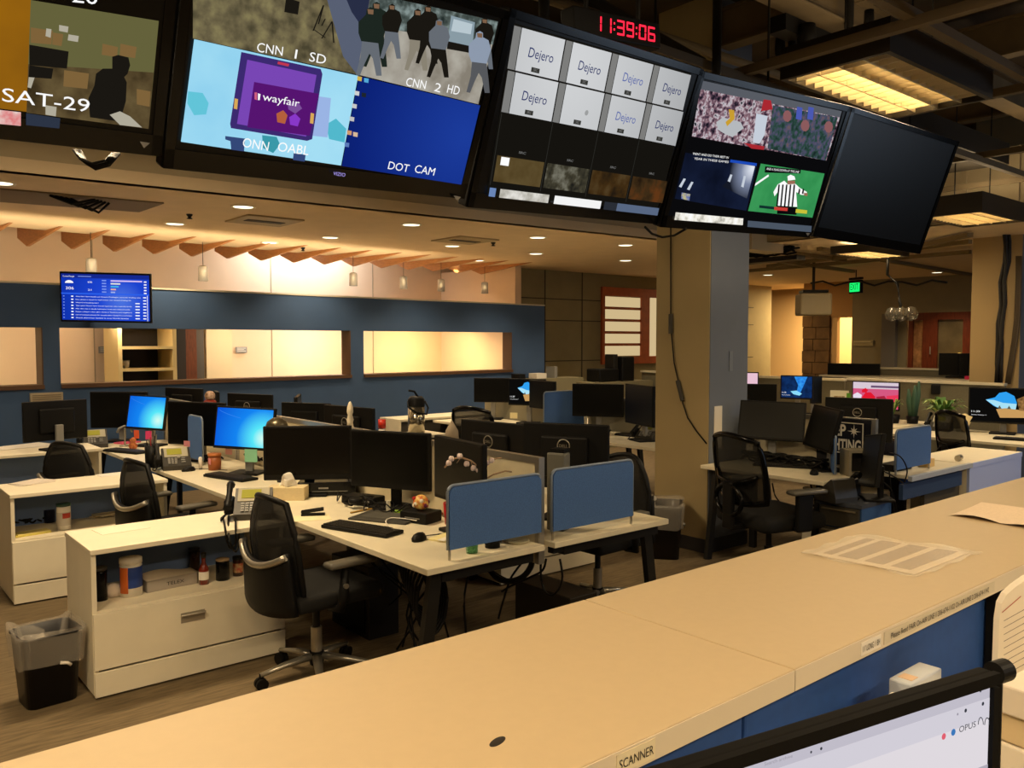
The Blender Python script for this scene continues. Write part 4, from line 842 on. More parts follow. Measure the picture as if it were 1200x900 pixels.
def win7(pn):
    n_[0] += 1; cx = pn.uv(.85, .75)
    T = pn.W @ pn.F; v = T @ Vector((cx[0], 0, cx[1]))
    pn.quad(0, 0, 1, 1, radial('blue_desktop_%d' % n_[0], tuple(v), .5, [(0, 'd8fff0'), (.16, '58e8f8'), (.42, '1484f0'), (1, '0430c8')]))
    pn.k += 1
    for j in range(8): 
        a0, a1 = pn.uv(.03 + .05 * j, .05 + .20 * (j / 8) ** .7), pn.uv(.03 + .05 * (j + 1), .05 + .20 * ((j + 1) / 8) ** .7)
        pn.poly([a0, a1, (a1[0], a1[1] - .003), (a0[0], a0[1] - .003)], glow('arc_light', '3c8cf4', 1), step=False)
def cave(pn):
    pn.quad(0, 0, 1, 1, glow('cave_black', '0c0b0a', 1)); q = lambda pts, m: pn.poly([pn.uv(*p_) for p_ in pts], m)
    q([(.24, .34), (.38, .26), (.44, .12), (.54, .08), (.66, .2), (.7, .4), (.68, .7), (.6, .72), (.45, .6), (.36, .52)], glow('cave_sky', '2f9ff0', 1)); q([(.24, .34), (.36, .34), (.5, .42), (.7, .44), (.68, .7), (.55, .62), (.4, .55)], glow('cave_cloud', 'a8e0f4', 1))
    q([(.40, .62), (.55, .58), (.74, .62), (.98, .66), (.98, .84), (.46, .88)], glow('cave_sand', 'c89a5c', 1)); q([(.7, .3), (.8, .2), (.98, .3), (.98, .66), (.74, .64)], glow('cave_rock', 'a87c48', 1, col2='4a3018', scale=25))
    for u in (.42, .56): q([(u, .6), (u + .03, .5), (u + .06, .6)], glow('cave_isle', '5a5a50', 1))
    pn.utext('11:39', .03, .16, .74, .018, W); pn.utext('Saturday, November 17', .03, .26, .83, .009, W)
def ice(pn):
    pn.quad(0, 0, 1, 1, glow('ice_dark', '0a1838', 1, col2='12356c', scale=14)); q = lambda pts, m: pn.poly([pn.uv(*p_) for p_ in pts], m)
    q([(.42, .0), (.85, .0), (.75, .35), (.62, .8), (.5, .82), (.55, .4)], glow('ice_blue', '1c70d8', 1, col2='38a0f0', scale=30)); q([(.3, .7), (.5, .66), (.68, .8), (.6, .9), (.4, .84)], glow('ice_white', '88d8f8', 1)); pn.utext('11:39', .02, .16, .80, .02, W); pn.utext('Saturday November', .02, .3, .9, .010, W)
def football(pn):
    pn.quad(0, 0, 1, 1, glow('ft_pink', 'd45880', 1)); pn.quad(0, 0, 1, .25, glow('ft_white', 'd8c8d4', 1)); pn.quad(.4, .12, 1, .2, glow('ft_mauve', '6a5070', 1)); q = lambda pts, m: pn.poly([pn.uv(*p_) for p_ in pts], m)
    q([(.2, .6), (.28, .4), (.4, .38), (.5, .55), (.48, .9), (.2, .95)], glow('ft_red', 'e01830', 1)); q([(.0, .5), (.1, .4), (.2, .5), (.16, .9), (.02, .95)], glow('ft_pale', 'e8dcec', 1)); q([(.2, .3), (.28, .22), (.34, .3), (.3, .4), (.2, .4)], glow('ft_red', 'e01830', 1))
    q([(.52, .55), (.7, .5), (.78, .7), (.7, .95), (.55, .95)], glow('ft_helmet', 'a8203c', 1)); q([(.75, .5), (1, .45), (1, .95), (.75, .95)], glow('ft_rose', 'e83858', 1)); pn.utext('LIVE', .76, .88, .9, .02, W)
def phone(label, loc, rz, lit=False, group='grey and black desk telephones'):
    t = thing('desk_phone', label, 'telephone', loc, rz, group); A = Matrix.Translation((0, 0, .0)) @ Matrix.Rotation(R(0), 4, 'X')
    side = [(-.10, .0), (.09, .0), (.09, .03), (.06, .15), (.045, .155), (-.10, .035)]
    m = MB(); m.prism(side, .20, mat('phone_grey', '35322c', .5), Matrix.Translation((-.06, 0, 0)) @ Matrix(((0, 0, 1, 0), (1, 0, 0, 0), (0, 1, 0, 0), (0, 0, 0, 1)))); m.build('body', t)
    T = Matrix.Translation((.04, -.03, .095)) @ Matrix.Rotation(R(40), 4, 'X')
    b = MB(T).box((0, 0, .045 * 0 + .0), (.17, .095, .006), mat('phone_silver', 'aaa490', .6, spec=.2), bev=.002, L=Matrix.Translation((0, .045, .0))).build('screen_frame', t)
    MB(T).box((-.012, .048, .0045), (.105, .06, .003), mat('lcd_green', '9a9a40', .7, spec=.1)).build('display', b)
    m = MB(T)
    for i in range(4):
        for j in range(3): m.box((-.055 + .024 * j, -.02 - .016 * i, .002), (.017, .010, .008), GRYP)
    for i in range(3): m.box((.045, -.02 - .02 * i, .002), (.03, .008, .008), GRYP)
    m.cyl((.015, -.01, 0), (.015, -.01, .009), .012, ALU, seg=12)
    m.build('keypad', t)
    m = MB(); m.tube([(-.09, -.10, .07), (-.09, -.085, .085), (-.09, 0, .135), (-.09, .05, .175), (-.09, .075, .17)], [.024, .019, .015, .019, .024], BLK, 10); m.box((-.09, .0, .07), (.045, .14, .08), BLK, bev=.008)
    m.build('handset', t)
    MB().tube([(-.09, -.1, .05), (-.12, -.13, .012), (-.13, -.05, .008), (-.12, .05, .008), (-.06, .09, .01)], .005, BLK, 5).build('cord', t)
    return t
def keyboard(label, loc, rz, group='black keyboards'):
    t = thing('keyboard', label, 'keyboard', loc, rz, group)
    MB().box((0, 0, .010), (.44, .14, .018), BLK, bev=.005).build('case', t); m = MB()
    for i in range(6):
        for j in range(21 if i else 18): m.box((-.205 + .0205 * j, .055 - .021 * i, .021), (.017, .016, .006), mat('key_black', '24211c', .5))
    m.build('keys', t); return t
def mouse(label, loc, rz, group='computer mice'):
    t = thing('computer_mouse', label, 'mouse', loc, rz, group)
    m = MB(); m.lathe([(0, 0), (.030, 0), (.031, .012), (.024, .028), (.010, .036), (0, .037)], BLK, sx=1, sy=1.75, seg=20); m.build('body', t, smooth=True)
    MB().cyl((0, .022, .028), (0, .040, .028), .005, GRYP, seg=8).build('wheel', t)
    MB().tube([(0, .05, .01), (.02, .11, .004), (.06, .15, .004), (.12, .16, .004), (.2, .2, .004)], .0025, BLK, 5).build('cord', t); return t
def fscreen(label, c, w, h, rz=0, base=.73, group='blue fabric desk screens', col=BLUEF):
    t = thing('desk_screen', label, 'desk screen', (c[0], c[1], base), rz, group); r = .035
    x, z0_, z1_ = w / 2, c[2] - h / 2 - base, c[2] + h / 2 - base
    def rr(x, z0_, z1_, r):
        pts = []
        for cx_, cz_, a0 in ((x - r, z1_ - r, 0), (-x + r, z1_ - r, 90)):
            pts += [(cx_ + r * math.cos(R(a0 + 15 * k_)), cz_ + r * math.sin(R(a0 + 15 * k_))) for k_ in range(7)]
        return pts + [(-x, z0_), (x, z0_)]
    L_ = Matrix.Translation((0, .012, 0)) @ Matrix.Rotation(R(90), 4, 'X')
    m = MB(); m.prism(rr(x - .006, z0_ + .0, z1_ - .006, r), .022, col, L_); m.build('fabric_panel', t)
    m = MB(); pts = rr(x, z0_, z1_, r); m.tube([(a_, 0, b_) for a_, b_ in [pts[-1]] + pts[:-1]], .007, mat('screen_piping', '8c98a8', .5, .3), 6); m.build('edge_trim', t)
    for sx in (-1, 1): MB().cyl((sx * (x - .01), 0, 0), (sx * (x - .01), 0, z0_ + .02), .007, ALU, seg=10).build('post', t)
    return t
def credenza(label, x0, y0, w, d=.5, h=.72, handle=True, rz=0, body=WHT, group='low white storage cabinets', over=0):
    t = thing('storage_cabinet', label, 'cabinet', (x0, y0, 0), rz, group)
    BK = mat('cabinet_blue_back', '7088b8', .8)
    m = MB(); m.bb(0, .022, .0, d, .02, h - .025, body); m.bb(w - .022, w, 0, d, .02, h - .025, body); m.bb(.022, w - .022, d - .02, d, .02, h - .025, BK); m.bb(.022, w - .022, 0.01, d - .02, .40, .42, body); m.bb(.022, w - .022, .03, d - .02, .02, .04, body)
    m.bb(.03, w - .03, .03, d - .03, 0, .02, BLK)
    m.build('body', t)
    MB().box(((w + over) / 2, d / 2 - .005, h - .0125), (w + over + .01, d + .015, .025), body, bev=.003).build('top', t)
    dr_ = MB().box((w / 2, -.006, .275), (w - .004, .018, .27), body, bev=.002).build('drawer', t)
    if handle:
        MB().bb(w * .42, w * .42 + .12, -.0175, -.015, .285, .335, mat('handle_recess', 'b4ab9a', .3, .5)).build('recess_plate', dr_)
        MB().cyl((w * .42, -.03, .325), (w * .42 + .12, -.03, .325), .006, ALU, seg=8).cyl((w * .42 + .01, -.03, .325), (w * .42 + .01, -.015, .325), .004, ALU, seg=6).cyl((w * .42 + .11, -.03, .325), (w * .42 + .11, -.015, .325), .004, ALU, seg=6).build('handle', dr_)
    MB().box((w / 2, -.006, .07), (w - .004, .018, .118), body, bev=.002).build('lower_drawer', t)
    return t
def desk(label, x0, x1, y0, y1, legs='L', group='cream topped bench desks', corner=False, z=.73, top=LAM, beam=DMET):
    t = thing('bench_desk', label, 'desk', (x0, y0, 0), 0, group); w, d = x1 - x0, y1 - y0
    MB().box((w / 2, d / 2, z - .014), (w, d, .028), top, bev=.003).build('desktop', t)
    MB().bb(.12, w - .02, .06, .11, z - .09, z - .03, beam).build('rail', t); MB().bb(.12, w - .02, d - .11, d - .06, z - .09, z - .03, beam).build('rail', t)
    MB().bb(w * .6, w * .6 + .05, .1, d - .1, z - .10, z - .04, beam).build('beam', t)
    for yy_ in (.085, d - .085):
        s_ = .10 if legs == 'L' else w - .10; e_ = -.12 if legs == 'L' else .12
        a_, b_ = Vector((s_, yy_, z - .03)), Vector((s_ + e_ * .9 + 0 * 1, yy_, 0)); dd = a_ - b_
        MB().box((0, 0, 0), (.035, .06, dd.length), beam, L=Matrix.Translation((a_ + b_) / 2) @ dd.to_track_quat('Z', 'Y').to_matrix().to_4x4()).build('leg', t)
        s2 = w - .05 if legs == 'L' else .05
        MB().bb(min(s_, s2), max(s_, s2), yy_ - .02, yy_ + .02, z - .075, z - .03, beam).build('cross_rail', t)
        if yy_ > .1: MB().bb(s2 - .02, s2 + .02, yy_ - .025, yy_ + .025, 0, z - .03, beam).build('leg', t)
    return t
# ------------------------------------------------------------ office chairs
def caster_base(t, leg_m, rz0=0, cyl=ALU):
    for k in range(5):
        a_ = R(72 * k + rz0); M = Matrix.Rotation(a_, 4, 'Z')
        lg = MB(M).tube([(.03, 0, .115), (.16, 0, .10), (.29, 0, .075)], [.026, .021, .015], leg_m, 8, flat=.75).build('base_leg', t)
        MB(M).cyl((.285, 0, .085), (.285, 0, .045), .010, BLK, seg=8).cyl((.285, -.024, .03), (.285, -.006, .03), .03, BLK, seg=14).cyl((.285, .006, .03), (.285, .024, .03), .03, BLK, seg=14).build('caster', lg)
    MB().cyl((0, 0, .07), (0, 0, .14), .035, BLK).build('hub', t)
    MB().cyl((0, 0, .13), (0, 0, .27), .028, cyl).cyl((0, 0, .27), (0, 0, .41), .018, DMET).build('gas_cylinder', t)
    MB().box((0, 0, .415), (.2, .24, .04), BLK, bev=.01).build('tilt_mechanism', t)
def chair_a(label, loc, rz, band=True, legs=ALU, armh=.68):
    """task chair: padded seat, tall tapering mesh back with a silver band round the lumbar shell"""
    t = thing('office_chair', label, 'office chair', loc, rz, 'black office chairs'); caster_base(t, legs, 10)
    m = MB(); m.box((0, -.01, .475), (.50, .49, .085), FAB, bev=.035, seg=4); m.build('seat', t, smooth=True)
    def bk(u, v):
        w_ = .21 + .03 * math.sin(v * 3.1) - .07 * v ** 3; x_ = (u - .5) * 2
        return (w_ * x_, .235 + .05 * v - .05 * x_ * x_ + .06 * (v - .5) ** 2 * -1, .50 + .50 * v - .03 * v * x_ * x_)
    MB().sheet(bk, 12, 14, .022, MESHF).build('backrest', t)
    edge = [bk(0, k_ / 10) for k_ in range(11)] + [bk(k_ / 8, 1) for k_ in range(1, 9)] + [bk(1, 1 - k_ / 10) for k_ in range(1, 11)] + [bk(1 - k_ / 8, 0) for k_ in range(1, 8)]
    MB().tube([(p_[0], p_[1] + .012, p_[2]) for p_ in edge], .016, BLK, 8, close=True).build('back_frame', t)
    def lm(u, v):
        x_ = (u - .5) * 2; return ((.255 - .03 * v) * x_, .285 - .05 * x_ * x_ + .02 * v, .44 + .24 * v + .07 * x_ * x_ * v - .03 * (1 - x_ * x_) * (1 - v))
    MB().sheet(lm, 12, 6, .025, BLK).build('lumbar_shell', t)
    if band: MB().tube([(lm(k_ / 12, .96)[0] * 1.01, lm(k_ / 12, .96)[1] + .03, lm(k_ / 12, .96)[2] - .005) for k_ in range(13)], .013, ALU, 8, flat=1.3).build('silver_band', t)
    MB().box((0, .2, .43), (.09, .22, .03), BLK, bev=.008).build('back_bracket', t)
    for s_ in (-1, 1):
        ar = MB().tube([(s_ * .20, .04, .43), (s_ * .285, .03, .44), (s_ * .295, .02, .5), (s_ * .295, .01, armh - .03)], [.02, .024, .026, .02], BLK, 8).build('armrest', t)
        MB().cyl((s_ * .30, .02, .56), (s_ * .325, .02, .56), .013, ALU, seg=10).build('arm_knob', ar)
        MB().sheet(lambda u, v: (s_ * .295 + (u - .5) * .085, -.16 + 0 * v, armh - .02), 1, 1, .001, BLK).build('arm_underside', ar) if 0 else None
        m = MB(); m.box((s_ * .295, -.02, armh - .01), (.085, .26, .032), mat('arm_grey', '5d594f', .35), bev=.014, seg=3); m.build('arm_pad', ar, smooth=True)
    return t
def chair_b(label, loc, rz):
    """mesh backed chair whose see-through back is framed and held by a looped lower support"""
    t = thing('office_chair', label, 'office chair', loc, rz, 'black office chairs'); caster_base(t, DMET, 30, DMET)
    m = MB(); m.box((0, -.01, .47), (.52, .50, .11), FAB, bev=.045, seg=4); m.build('seat', t, smooth=True)
    def bk(u, v):
        x_ = (u - .5) * 2; w_ = .19 + .055 * math.sin((.25 + v * .75) * 2.6); return (w_ * x_, .25 + .07 * v - .06 * x_ * x_, .58 + .46 * v - .04 * v * x_ * x_ + .03 * (1 - v) * x_ * x_)
    MB().sheet(bk, 12, 12, .006, mat('sheer_mesh', '1c1a14', .8, alpha=.72)).build('backrest', t)
    edge = [bk(0, k_ / 10) for k_ in range(11)] + [bk(k_ / 8, 1) for k_ in range(1, 9)] + [bk(1, 1 - k_ / 10) for k_ in range(1, 11)] + [bk(1 - k_ / 8, 0) for k_ in range(1, 8)]
    MB().tube([(p_[0], p_[1] + .006, p_[2]) for p_ in edge], .018, BLKG, 8, close=True).build('back_frame', t)
    MB().tube([(-.20, .25, .78), (-.12, .30, .74), (0, .32, .725), (.12, .30, .74), (.20, .25, .78)], .014, BLKG, 8).build('cross_brace', t)
    MB().tube([(.13 * math.cos(k_ * math.pi / 10) , .315, .61 + .10 * math.sin(k_ * math.pi / 10)) for k_ in range(20)], .016, BLKG, 8, close=True).build('support_loop', t)
    MB().box((0, .315, .58), (.10, .03, .30), BLK, bev=.01).box((0, .24, .43), (.1, .18, .035), BLK, bev=.008).build('back_post', t)
    for s_ in (-1, 1):
        ar = MB().box((s_ * .30, -.02, .55), (.035, .12, .24), BLK, bev=.012).box((s_ * .26, -.02, .44), (.1, .1, .03), BLK, bev=.008).build('armrest', t)
        m = MB(); m.box((s_ * .30, -.04, .685), (.09, .26, .03), mat('arm_grey', '5d594f', .35), bev=.014, seg=3); m.build('arm_pad', ar, smooth=True)
    return t
c1 = chair_a('black office chair with silver lumbar band at the near cabinet', (1.92, 3.83, 0), R(93))
c1.scale.z = .96
dup(c1, (1.84, 5.78, 0), R(100), 'black office chair seen edge-on between the two white cabinets', scale=(1, 1, .93))
dup(c1, (1.66, 7.1, 0), R(122), 'black office chair at the far left desk, its back nearest the papers', scale=(1, 1, .94))
dup(c1, (3.80, 3.68, 0), R(-88), 'black office chair pushed under the right-hand near desk behind the second blue screen')
cb = chair_b('black see-through mesh chair beside the tan column', (5.08, 3.27, 0), R(72))
cb.scale = (1.08, 1.08, 1.03)
dup(cb, (5.12, 6.42, 0), R(100), 'black mesh chair before the cave wallpaper screen')
dup(cb, (8.42, 3.26, 0), R(62), 'black chair back rising behind the right-hand blue desk screen', scale=(.85, .85, 1))
dup(cb, (9.0, 6.2, 0), R(95), 'small black chair back in front of the pink-lit screen')
p = P(257+613, 420, 1.15)
# ------------------------------------------------------------ first bench: desks, divider, cabinets
Y0 = 2.92
ny = ['nearest', 'second', 'third']
for i in range(3):
    ya = Y0 + 1.87 * i
    if i < 3: desk('cream bench desk on the left side of the first bench, %s from the counter' % ny[i], 1.98, 2.655, ya, ya + 1.865, 'L')
    desk('cream bench desk on the right side of the first bench, %s from the counter' % ny[i], 2.72, 3.57, ya, ya + 1.865, 'R')
    t = thing('bench_divider', 'cream divider panel in a silver frame on the first bench, %s one' % ny[i], 'divider', (2.688, ya + .06, .62), 0, 'cream divider panels along the bench')
    MB().bb(-.012, .012, .02, 1.83, 0, .49, mat('divider_cream', 'd0c4a4', .6, noise=.03)).build('panel', t)
    MB().bb(-.018, .018, 0, 1.85, .49, .52, ALU).bb(-.018, .018, 0, .03, 0, .49, ALU).bb(-.018, .018, 1.82, 1.85, 0, .49, ALU).build('frame', t)
k1 = credenza('white cabinet with jars in its open shelf, nearest the counter', .98, 4.25, .96)
credenza('white cabinet with a green-lidded canister, behind the nearest one', .95, 6.12, .97, handle=False)
credenza('white cabinet at the far left edge with a spread of papers on top', .30, 7.78, 1.6, handle=False, h=.78)
# monitors of the first bench
monitor('dark switched-off monitor, leftmost of the three on the nearest desk', (2.44, 4.96, .98), .56, .35, -34, k=.97, scr=mat('warm_dark_screen', '14110d', .25, spec=.3), stand=BLK, chin=.035)
monitor('dark monitor, middle one of the three on the nearest desk', (2.67, 4.34, .98), .56, .35, -64, k=.95, chin=.035, stand=BLK)
monitor('dark monitor angled behind the left blue screen and the blossom twig', (2.79, 3.81, .96), .56, .37, -97, k=.885, chin=.02)
monitor('black monitor just left of the larger lit blue desktop', (2.42, 6.95, 1.02), .60, .36, -62, k=.98)
monitor('monitor with the larger lit blue desktop on the second desk', (2.55, 6.26, 1.03), .5, .33, -51, tilt=-8, roll=-2, k=.94, draw=win7)
monitor('monitor with the smaller lit blue desktop at the far left', (2.45, 8.37, 1.02), .42, .33, -53, tilt=-10, roll=-2, k=.96, draw=win7)
monitor('black monitor left of the smaller lit blue desktop', (2.33, 8.85, 1.02), .56, .36, -38, k=.97)
monitor('black monitor turned away at the far left desk', (1.60, 8.05, 1.02), .54, .34, 195, base=.78, logo=False, k=.985)
monitor('monitor seen from behind with a round badge, right of the divider post', (3.18, 3.32, 1.07), .49, .36, 118, logo=True)
monitor('monitor seen from behind with a round badge and white sticker', (3.20, 3.98, 1.03), .53, .36, 98, logo=True)
monitor('monitor seen from behind, its badge left of the tall white sculpture', (3.12, 5.62, 1.03), .60, .36, 98, logo=True)
monitor('monitor seen from behind angled left of the one near the sculpture', (3.10, 6.30, 1.03), .46, .34, 120)
monitor('slim monitor turned sideways behind the second desk', (3.25, 6.75, 1.05), .46, .36, 60)
monitor('small badge monitor seen from behind below the long opening', (3.15, 7.55, 1.04), .56, .34, 112, logo=True)
monitor('small speaker-like monitor edge beside the badge monitor', (3.0, 7.98, 1.06), .30, .32, 75)
monitor('far monitor back with a pale top edge beneath the brown sill', (2.98, 8.25, 1.05), .5, .34, 105, k=1.0) if 0 else None
monitor('black monitor back below the brown sill at the far left', (2.95, 8.75, 1.05), .56, .34, 110)
fscreen('blue fabric desk screen at the near end of the first bench, left one', (2.41, 2.985, .92), .555, .285)
fscreen('blue fabric desk screen at the near end of the first bench, right one', (3.03, 2.965, .925), .585, .30)
fscreen('small blue fabric screen between the two lit blue desktops', (2.32, 6.66, .94), .30, .34, R(90)) 
# things on the nearest desk
p = P(424, 622, .73); keyboard('black keyboard on the nearest desk before the graphics tablet', (p.x, p.y, .73), R(-72))
p = P(491, 633, .73); mouse('black corded mouse on the nearest desk', (p.x, p.y, .73), R(-60))
p = P(455, 607, .73); t = thing('graphics_tablet', 'dark grey flat drawing tablet beside the keyboard', 'tablet', (p.x, p.y, .73), R(-62))
MB().box((0, 0, .006), (.36, .25, .012), mat('tablet_grey', '3e3c36', .5), bev=.004).build('body', t); MB().box((-.01, 0, .0125), (.24, .16, .001), mat('tablet_area', '4c4a42', .6)).build('drawing_area', t)
p = P(445, 601, .73); solo(MB().cyl((-.09, 0, .006), (.09, 0, .006), .005, mat('pencil_tan', 'a8843c', .5), seg=6), 'pencil', 'thin tan pencil lying behind the drawing tablet', 'pencil', loc=(p.x - .05, p.y + .1, .73), rz=R(10))
p = P(334, 585, .73); t = thing('tissue_box', 'cream tissue box with a tissue sticking out on the nearest desk', 'tissue box', (p.x + .02, p.y + .0, .73), R(-40))
MB().box((0, 0, .04), (.23, .12, .08), mat('tissue_cream', 'd8c69c', .7, noise=.06, scale=60, stretch=(1, 1, 8)), bev=.004).build('carton', t)
m = MB(); V = []; m.mi(PAPER); m.sheet(lambda u, v: ((u - .5) * .11 * (1 - .3 * v), .02 * math.sin(u * 7 + v * 3), .078 + .085 * v - .03 * (u - .5) ** 2 * 4 * v), 10, 6, .002, PAPER); m.sheet(lambda u, v: ((u - .5) * .07, .03 * math.cos(u * 6) - .02, .078 + .05 * v), 8, 4, .002, PAPER); m.build('tissue', t)
t = thing('black_riser', 'black box riser under the leftmost dark monitor', 'riser', (P(385, 578, .73).x, P(385, 578, .73).y, .73), R(-34))
MB().box((0, 0, .045), (.36, .20, .085), BLKG, bev=.005).build('case', t); MB().box((-.02, -.101, .05), (.06, .002, .01), GRYP).box((.02, -.101, .03), (.22, .002, .003), GRYP).build('slot', t)
p = P(365, 607, .73); t = thing('notepaper', 'cream sheet of paper lying left of the keyboard', 'paper', (p.x, p.y, .73), R(-20)); MB().box((0, 0, .001), (.20, .15, .002), mat('note_cream', 'ece2b8', .8)).build('sheet', t)
p = P(367, 604, .732); t = thing('stapler', 'black stapler on the cream sheet', 'stapler', (p.x, p.y, .7322), R(-30)); MB().box((0, 0, .006), (.13, .035, .012), BLK, bev=.003).build('base', t); MB(Matrix.Rotation(R(-7), 4, 'Y')).box((0, 0, .028), (.125, .03, .018), BLKG, bev=.005).build('arm', t)
p = P(424, 594, .73); t = thing('headphones', 'black headphones lying in front of the middle dark monitor', 'headphones', (p.x, p.y, .73), R(20))
for s_ in (-1, 1): MB(Matrix.Translation((s_ * .055, 0, .045)) @ Matrix.Rotation(R(12 * s_), 4, 'Z')).lathe([(0, -.015), (.038, -.015), (.043, 0), (.038, .015), (.015, .018), (0, .012)], BLK, seg=18, ).build('ear_cup', t)
MB().tube([(.06 * math.cos(R(a_)), .02 + .10 * math.sin(R(a_)), .02) for a_ in range(0, 181, 20)], .008, BLK, 6).build('headband', t)
p = P(447, 592, .73); t = thing('card_holder', 'black card tray in front of the middle monitor', 'tray', (p.x - .04, p.y - .02, .73), R(-60)); MB().box((0, 0, .015), (.13, .07, .03), BLK, bev=.004).build('tray', t)
p = P(455, 601, .73); solo(MB().cyl((0, 0, 0), (0, 0, .07), .012, mat('marker_white', 'd8d4c0', .5)), 'glue_stick', 'small white glue stick standing by the green marker', 'glue stick', loc=(p.x, p.y, .73))
p = P(469, 603, .73); solo(MB().cyl((-.03, 0, .013), (.03, 0, .013), .013, mat('lime', '8cb820', .4)), 'green_marker', 'lime green marker lying by the white glue stick', 'marker', loc=(p.x, p.y, .73), rz=R(-50))
p = P(504, 595, .73); t = thing('black_drive', 'squat black box carrying the colourful toy ball', 'device', (2.50, 3.745, .73), R(-72)); MB().box((0, 0, .03), (.18, .14, .06), BLK, bev=.006).build('case', t); MB().box((0, -.076, .03), (.1, .001, .004), GRYP).build('slot', t)
ob = t.location.copy(); t = thing('colourful_ball', 'small multicoloured toy ball on the squat black box', 'toy', (ob.x, ob.y, .79))
MB().lathe([(.042 * math.sin(k_ * math.pi / 10), .042 - .042 * math.cos(k_ * math.pi / 10)) for k_ in range(11)], mat('toy_colours', 'c8502c', .5, col2='e8d070', scale=60), seg=18).build('ball', t)
m = MB(); [m.lathe([(.012 * math.sin(k_ * math.pi / 6), -.012 * math.cos(k_ * math.pi / 6)) for k_ in range(7)], mat(['toy_red', 'toy_white', 'toy_purple'][j % 3], ['b02018', 'e8e0d0', '6a2050'][j % 3], .5), c=(.036 * math.cos(j * 2.4), .036 * math.sin(j * 2.4), .02 + .045 * (j / 9)), seg=8) for j in range(10)]; m.build('bobbles', t)
p = P(520, 592, .73); t = thing('red_cup', 'bright red cup half hidden by the left blue screen', 'cup', (2.585, 3.585, .73)); MB().lathe([(0, 0), (.033, 0), (.042, .115), (.039, .115), (.03, .004), (0, .004)], mat('red_plastic', 'b01c24', .3)).build('body', t)
p = P(512, 628, .73); t = thing('paper_pad', 'pale yellow pad of paper at the near desk corner', 'pad', (p.x + .03, p.y - .06, .73), R(20)); MB().box((0, 0, .004), (.21, .11, .008), mat('pad_yellow', 'e8dca0', .8), bev=.001).build('pad', t); MB().box((-.08, -.03, .010), (.07, .04, .003), PAPER).build('note', t)
p = P(512, 604, .73); solo(MB().tube([(0, 0, .008), (.03, .02, .012), (.06, .02, .008)], .008, mat('copper', 'a85c34', .3, .6), 6), 'copper_clip', 'small copper coloured clip beside the red cup', 'clip', loc=(p.x - .02, p.y - .04, .73))
p = P(553, 648, .73); t = thing('drinking_glass', 'small green-tinted glass under the left blue screen', 'glass', (p.x, p.y, .73)); MB().lathe([(0, 0), (.026, 0), (.031, .075), (.029, .075), (.024, .005), (0, .005)], mat('green_glass', '6cc47c', .08, trans=.7, alpha=.75)).build('tumbler', t)
p = P(577, 641, .73); t = thing('black_mug', 'black mug under the left blue screen beside the green-tinted glass', 'mug', (p.x, p.y, .73)); MB().lathe([(0, 0), (.036, 0), (.036, .09), (.033, .09), (.033, .006), (0, .006)], BLK).build('cup', t)
MB().tube([(-.034, 0, .075), (-.056, 0, .065), (-.056, 0, .035), (-.034, 0, .02)], .006, BLK, 6).build('handle', t)
p = P(607, 622, .73); t = thing('oval_plate', 'flat cream paper plate at the end of the nearest desk', 'plate', (2.59, 3.05, .73)); MB().lathe([(0, .002), (.05, .002), (.062, .010), (.06, .012), (.05, .005), (0, .005)], mat('plate_cream', 'c8c0a0', .6)).build('plate', t)
p = P(662, 540, .9); t = thing('grey_device', 'grey upright box device between the two blue screens', 'device', (2.93, 3.12, .73), R(20)); MB().box((0, 0, .20), (.075, .10, .40), mat('device_grey', '6a685e', .5), bev=.008).build('case', t); MB().bb(-.02, .05, -.04, .04, .40, .42, BLK).build('top', t)
# blossom twig
t = thing('blossom_twig', 'thin bare twig with white blossoms standing behind the left blue screen', 'twig', (2.52, 3.12, .73)); o = t.location
def tw(px, py): return on_plane(px, py, Vector((2.52, 3.12, 0)), Vector((.64, .77, 0))) - o
MB().lathe([(0, 0), (.025, 0), (.03, .08), (.018, .13), (.015, .13), (.0, .01)], mat('vase_dark', '3c3a34', .3)).build('vase', t)
TW = mat('twig_brown', 'a08468', .7)
MB().tube([Vector((0, 0, .1)), tw(566, 563), tw(563, 549), tw(552, 540), tw(540, 536), tw(530, 538), tw(521, 548)], .0045, TW, 5).tube([tw(563, 549), tw(572, 542), tw(582, 537), tw(588, 537)], .004, TW, 5).tube([tw(566, 563), tw(578, 556), tw(592, 552), tw(600, 553)], .004, TW, 5).tube([tw(540, 536), tw(535, 543)], .002, TW, 5).tube([tw(552, 540), tw(553, 545)], .002, TW, 5).build('stem', t)
for q_ in ((529, 538), (539, 535), (547, 544), (555, 549), (561, 551), (526, 543), (570, 543), (576, 540)):
    v = tw(*q_); m = MB()
    for j in range(4): m.lathe([(.010 * math.sin(k_ * math.pi / 5), .012 * -math.cos(k_ * math.pi / 5)) for k_ in range(6)], mat('blossom', 'e0ccc8', .6), c=(v.x + .006 * math.cos(j * 1.6), v.y + .006 * math.sin(j * 1.6), v.z + .004 * (j % 2)), seg=7)
    m.build('blossom', t)
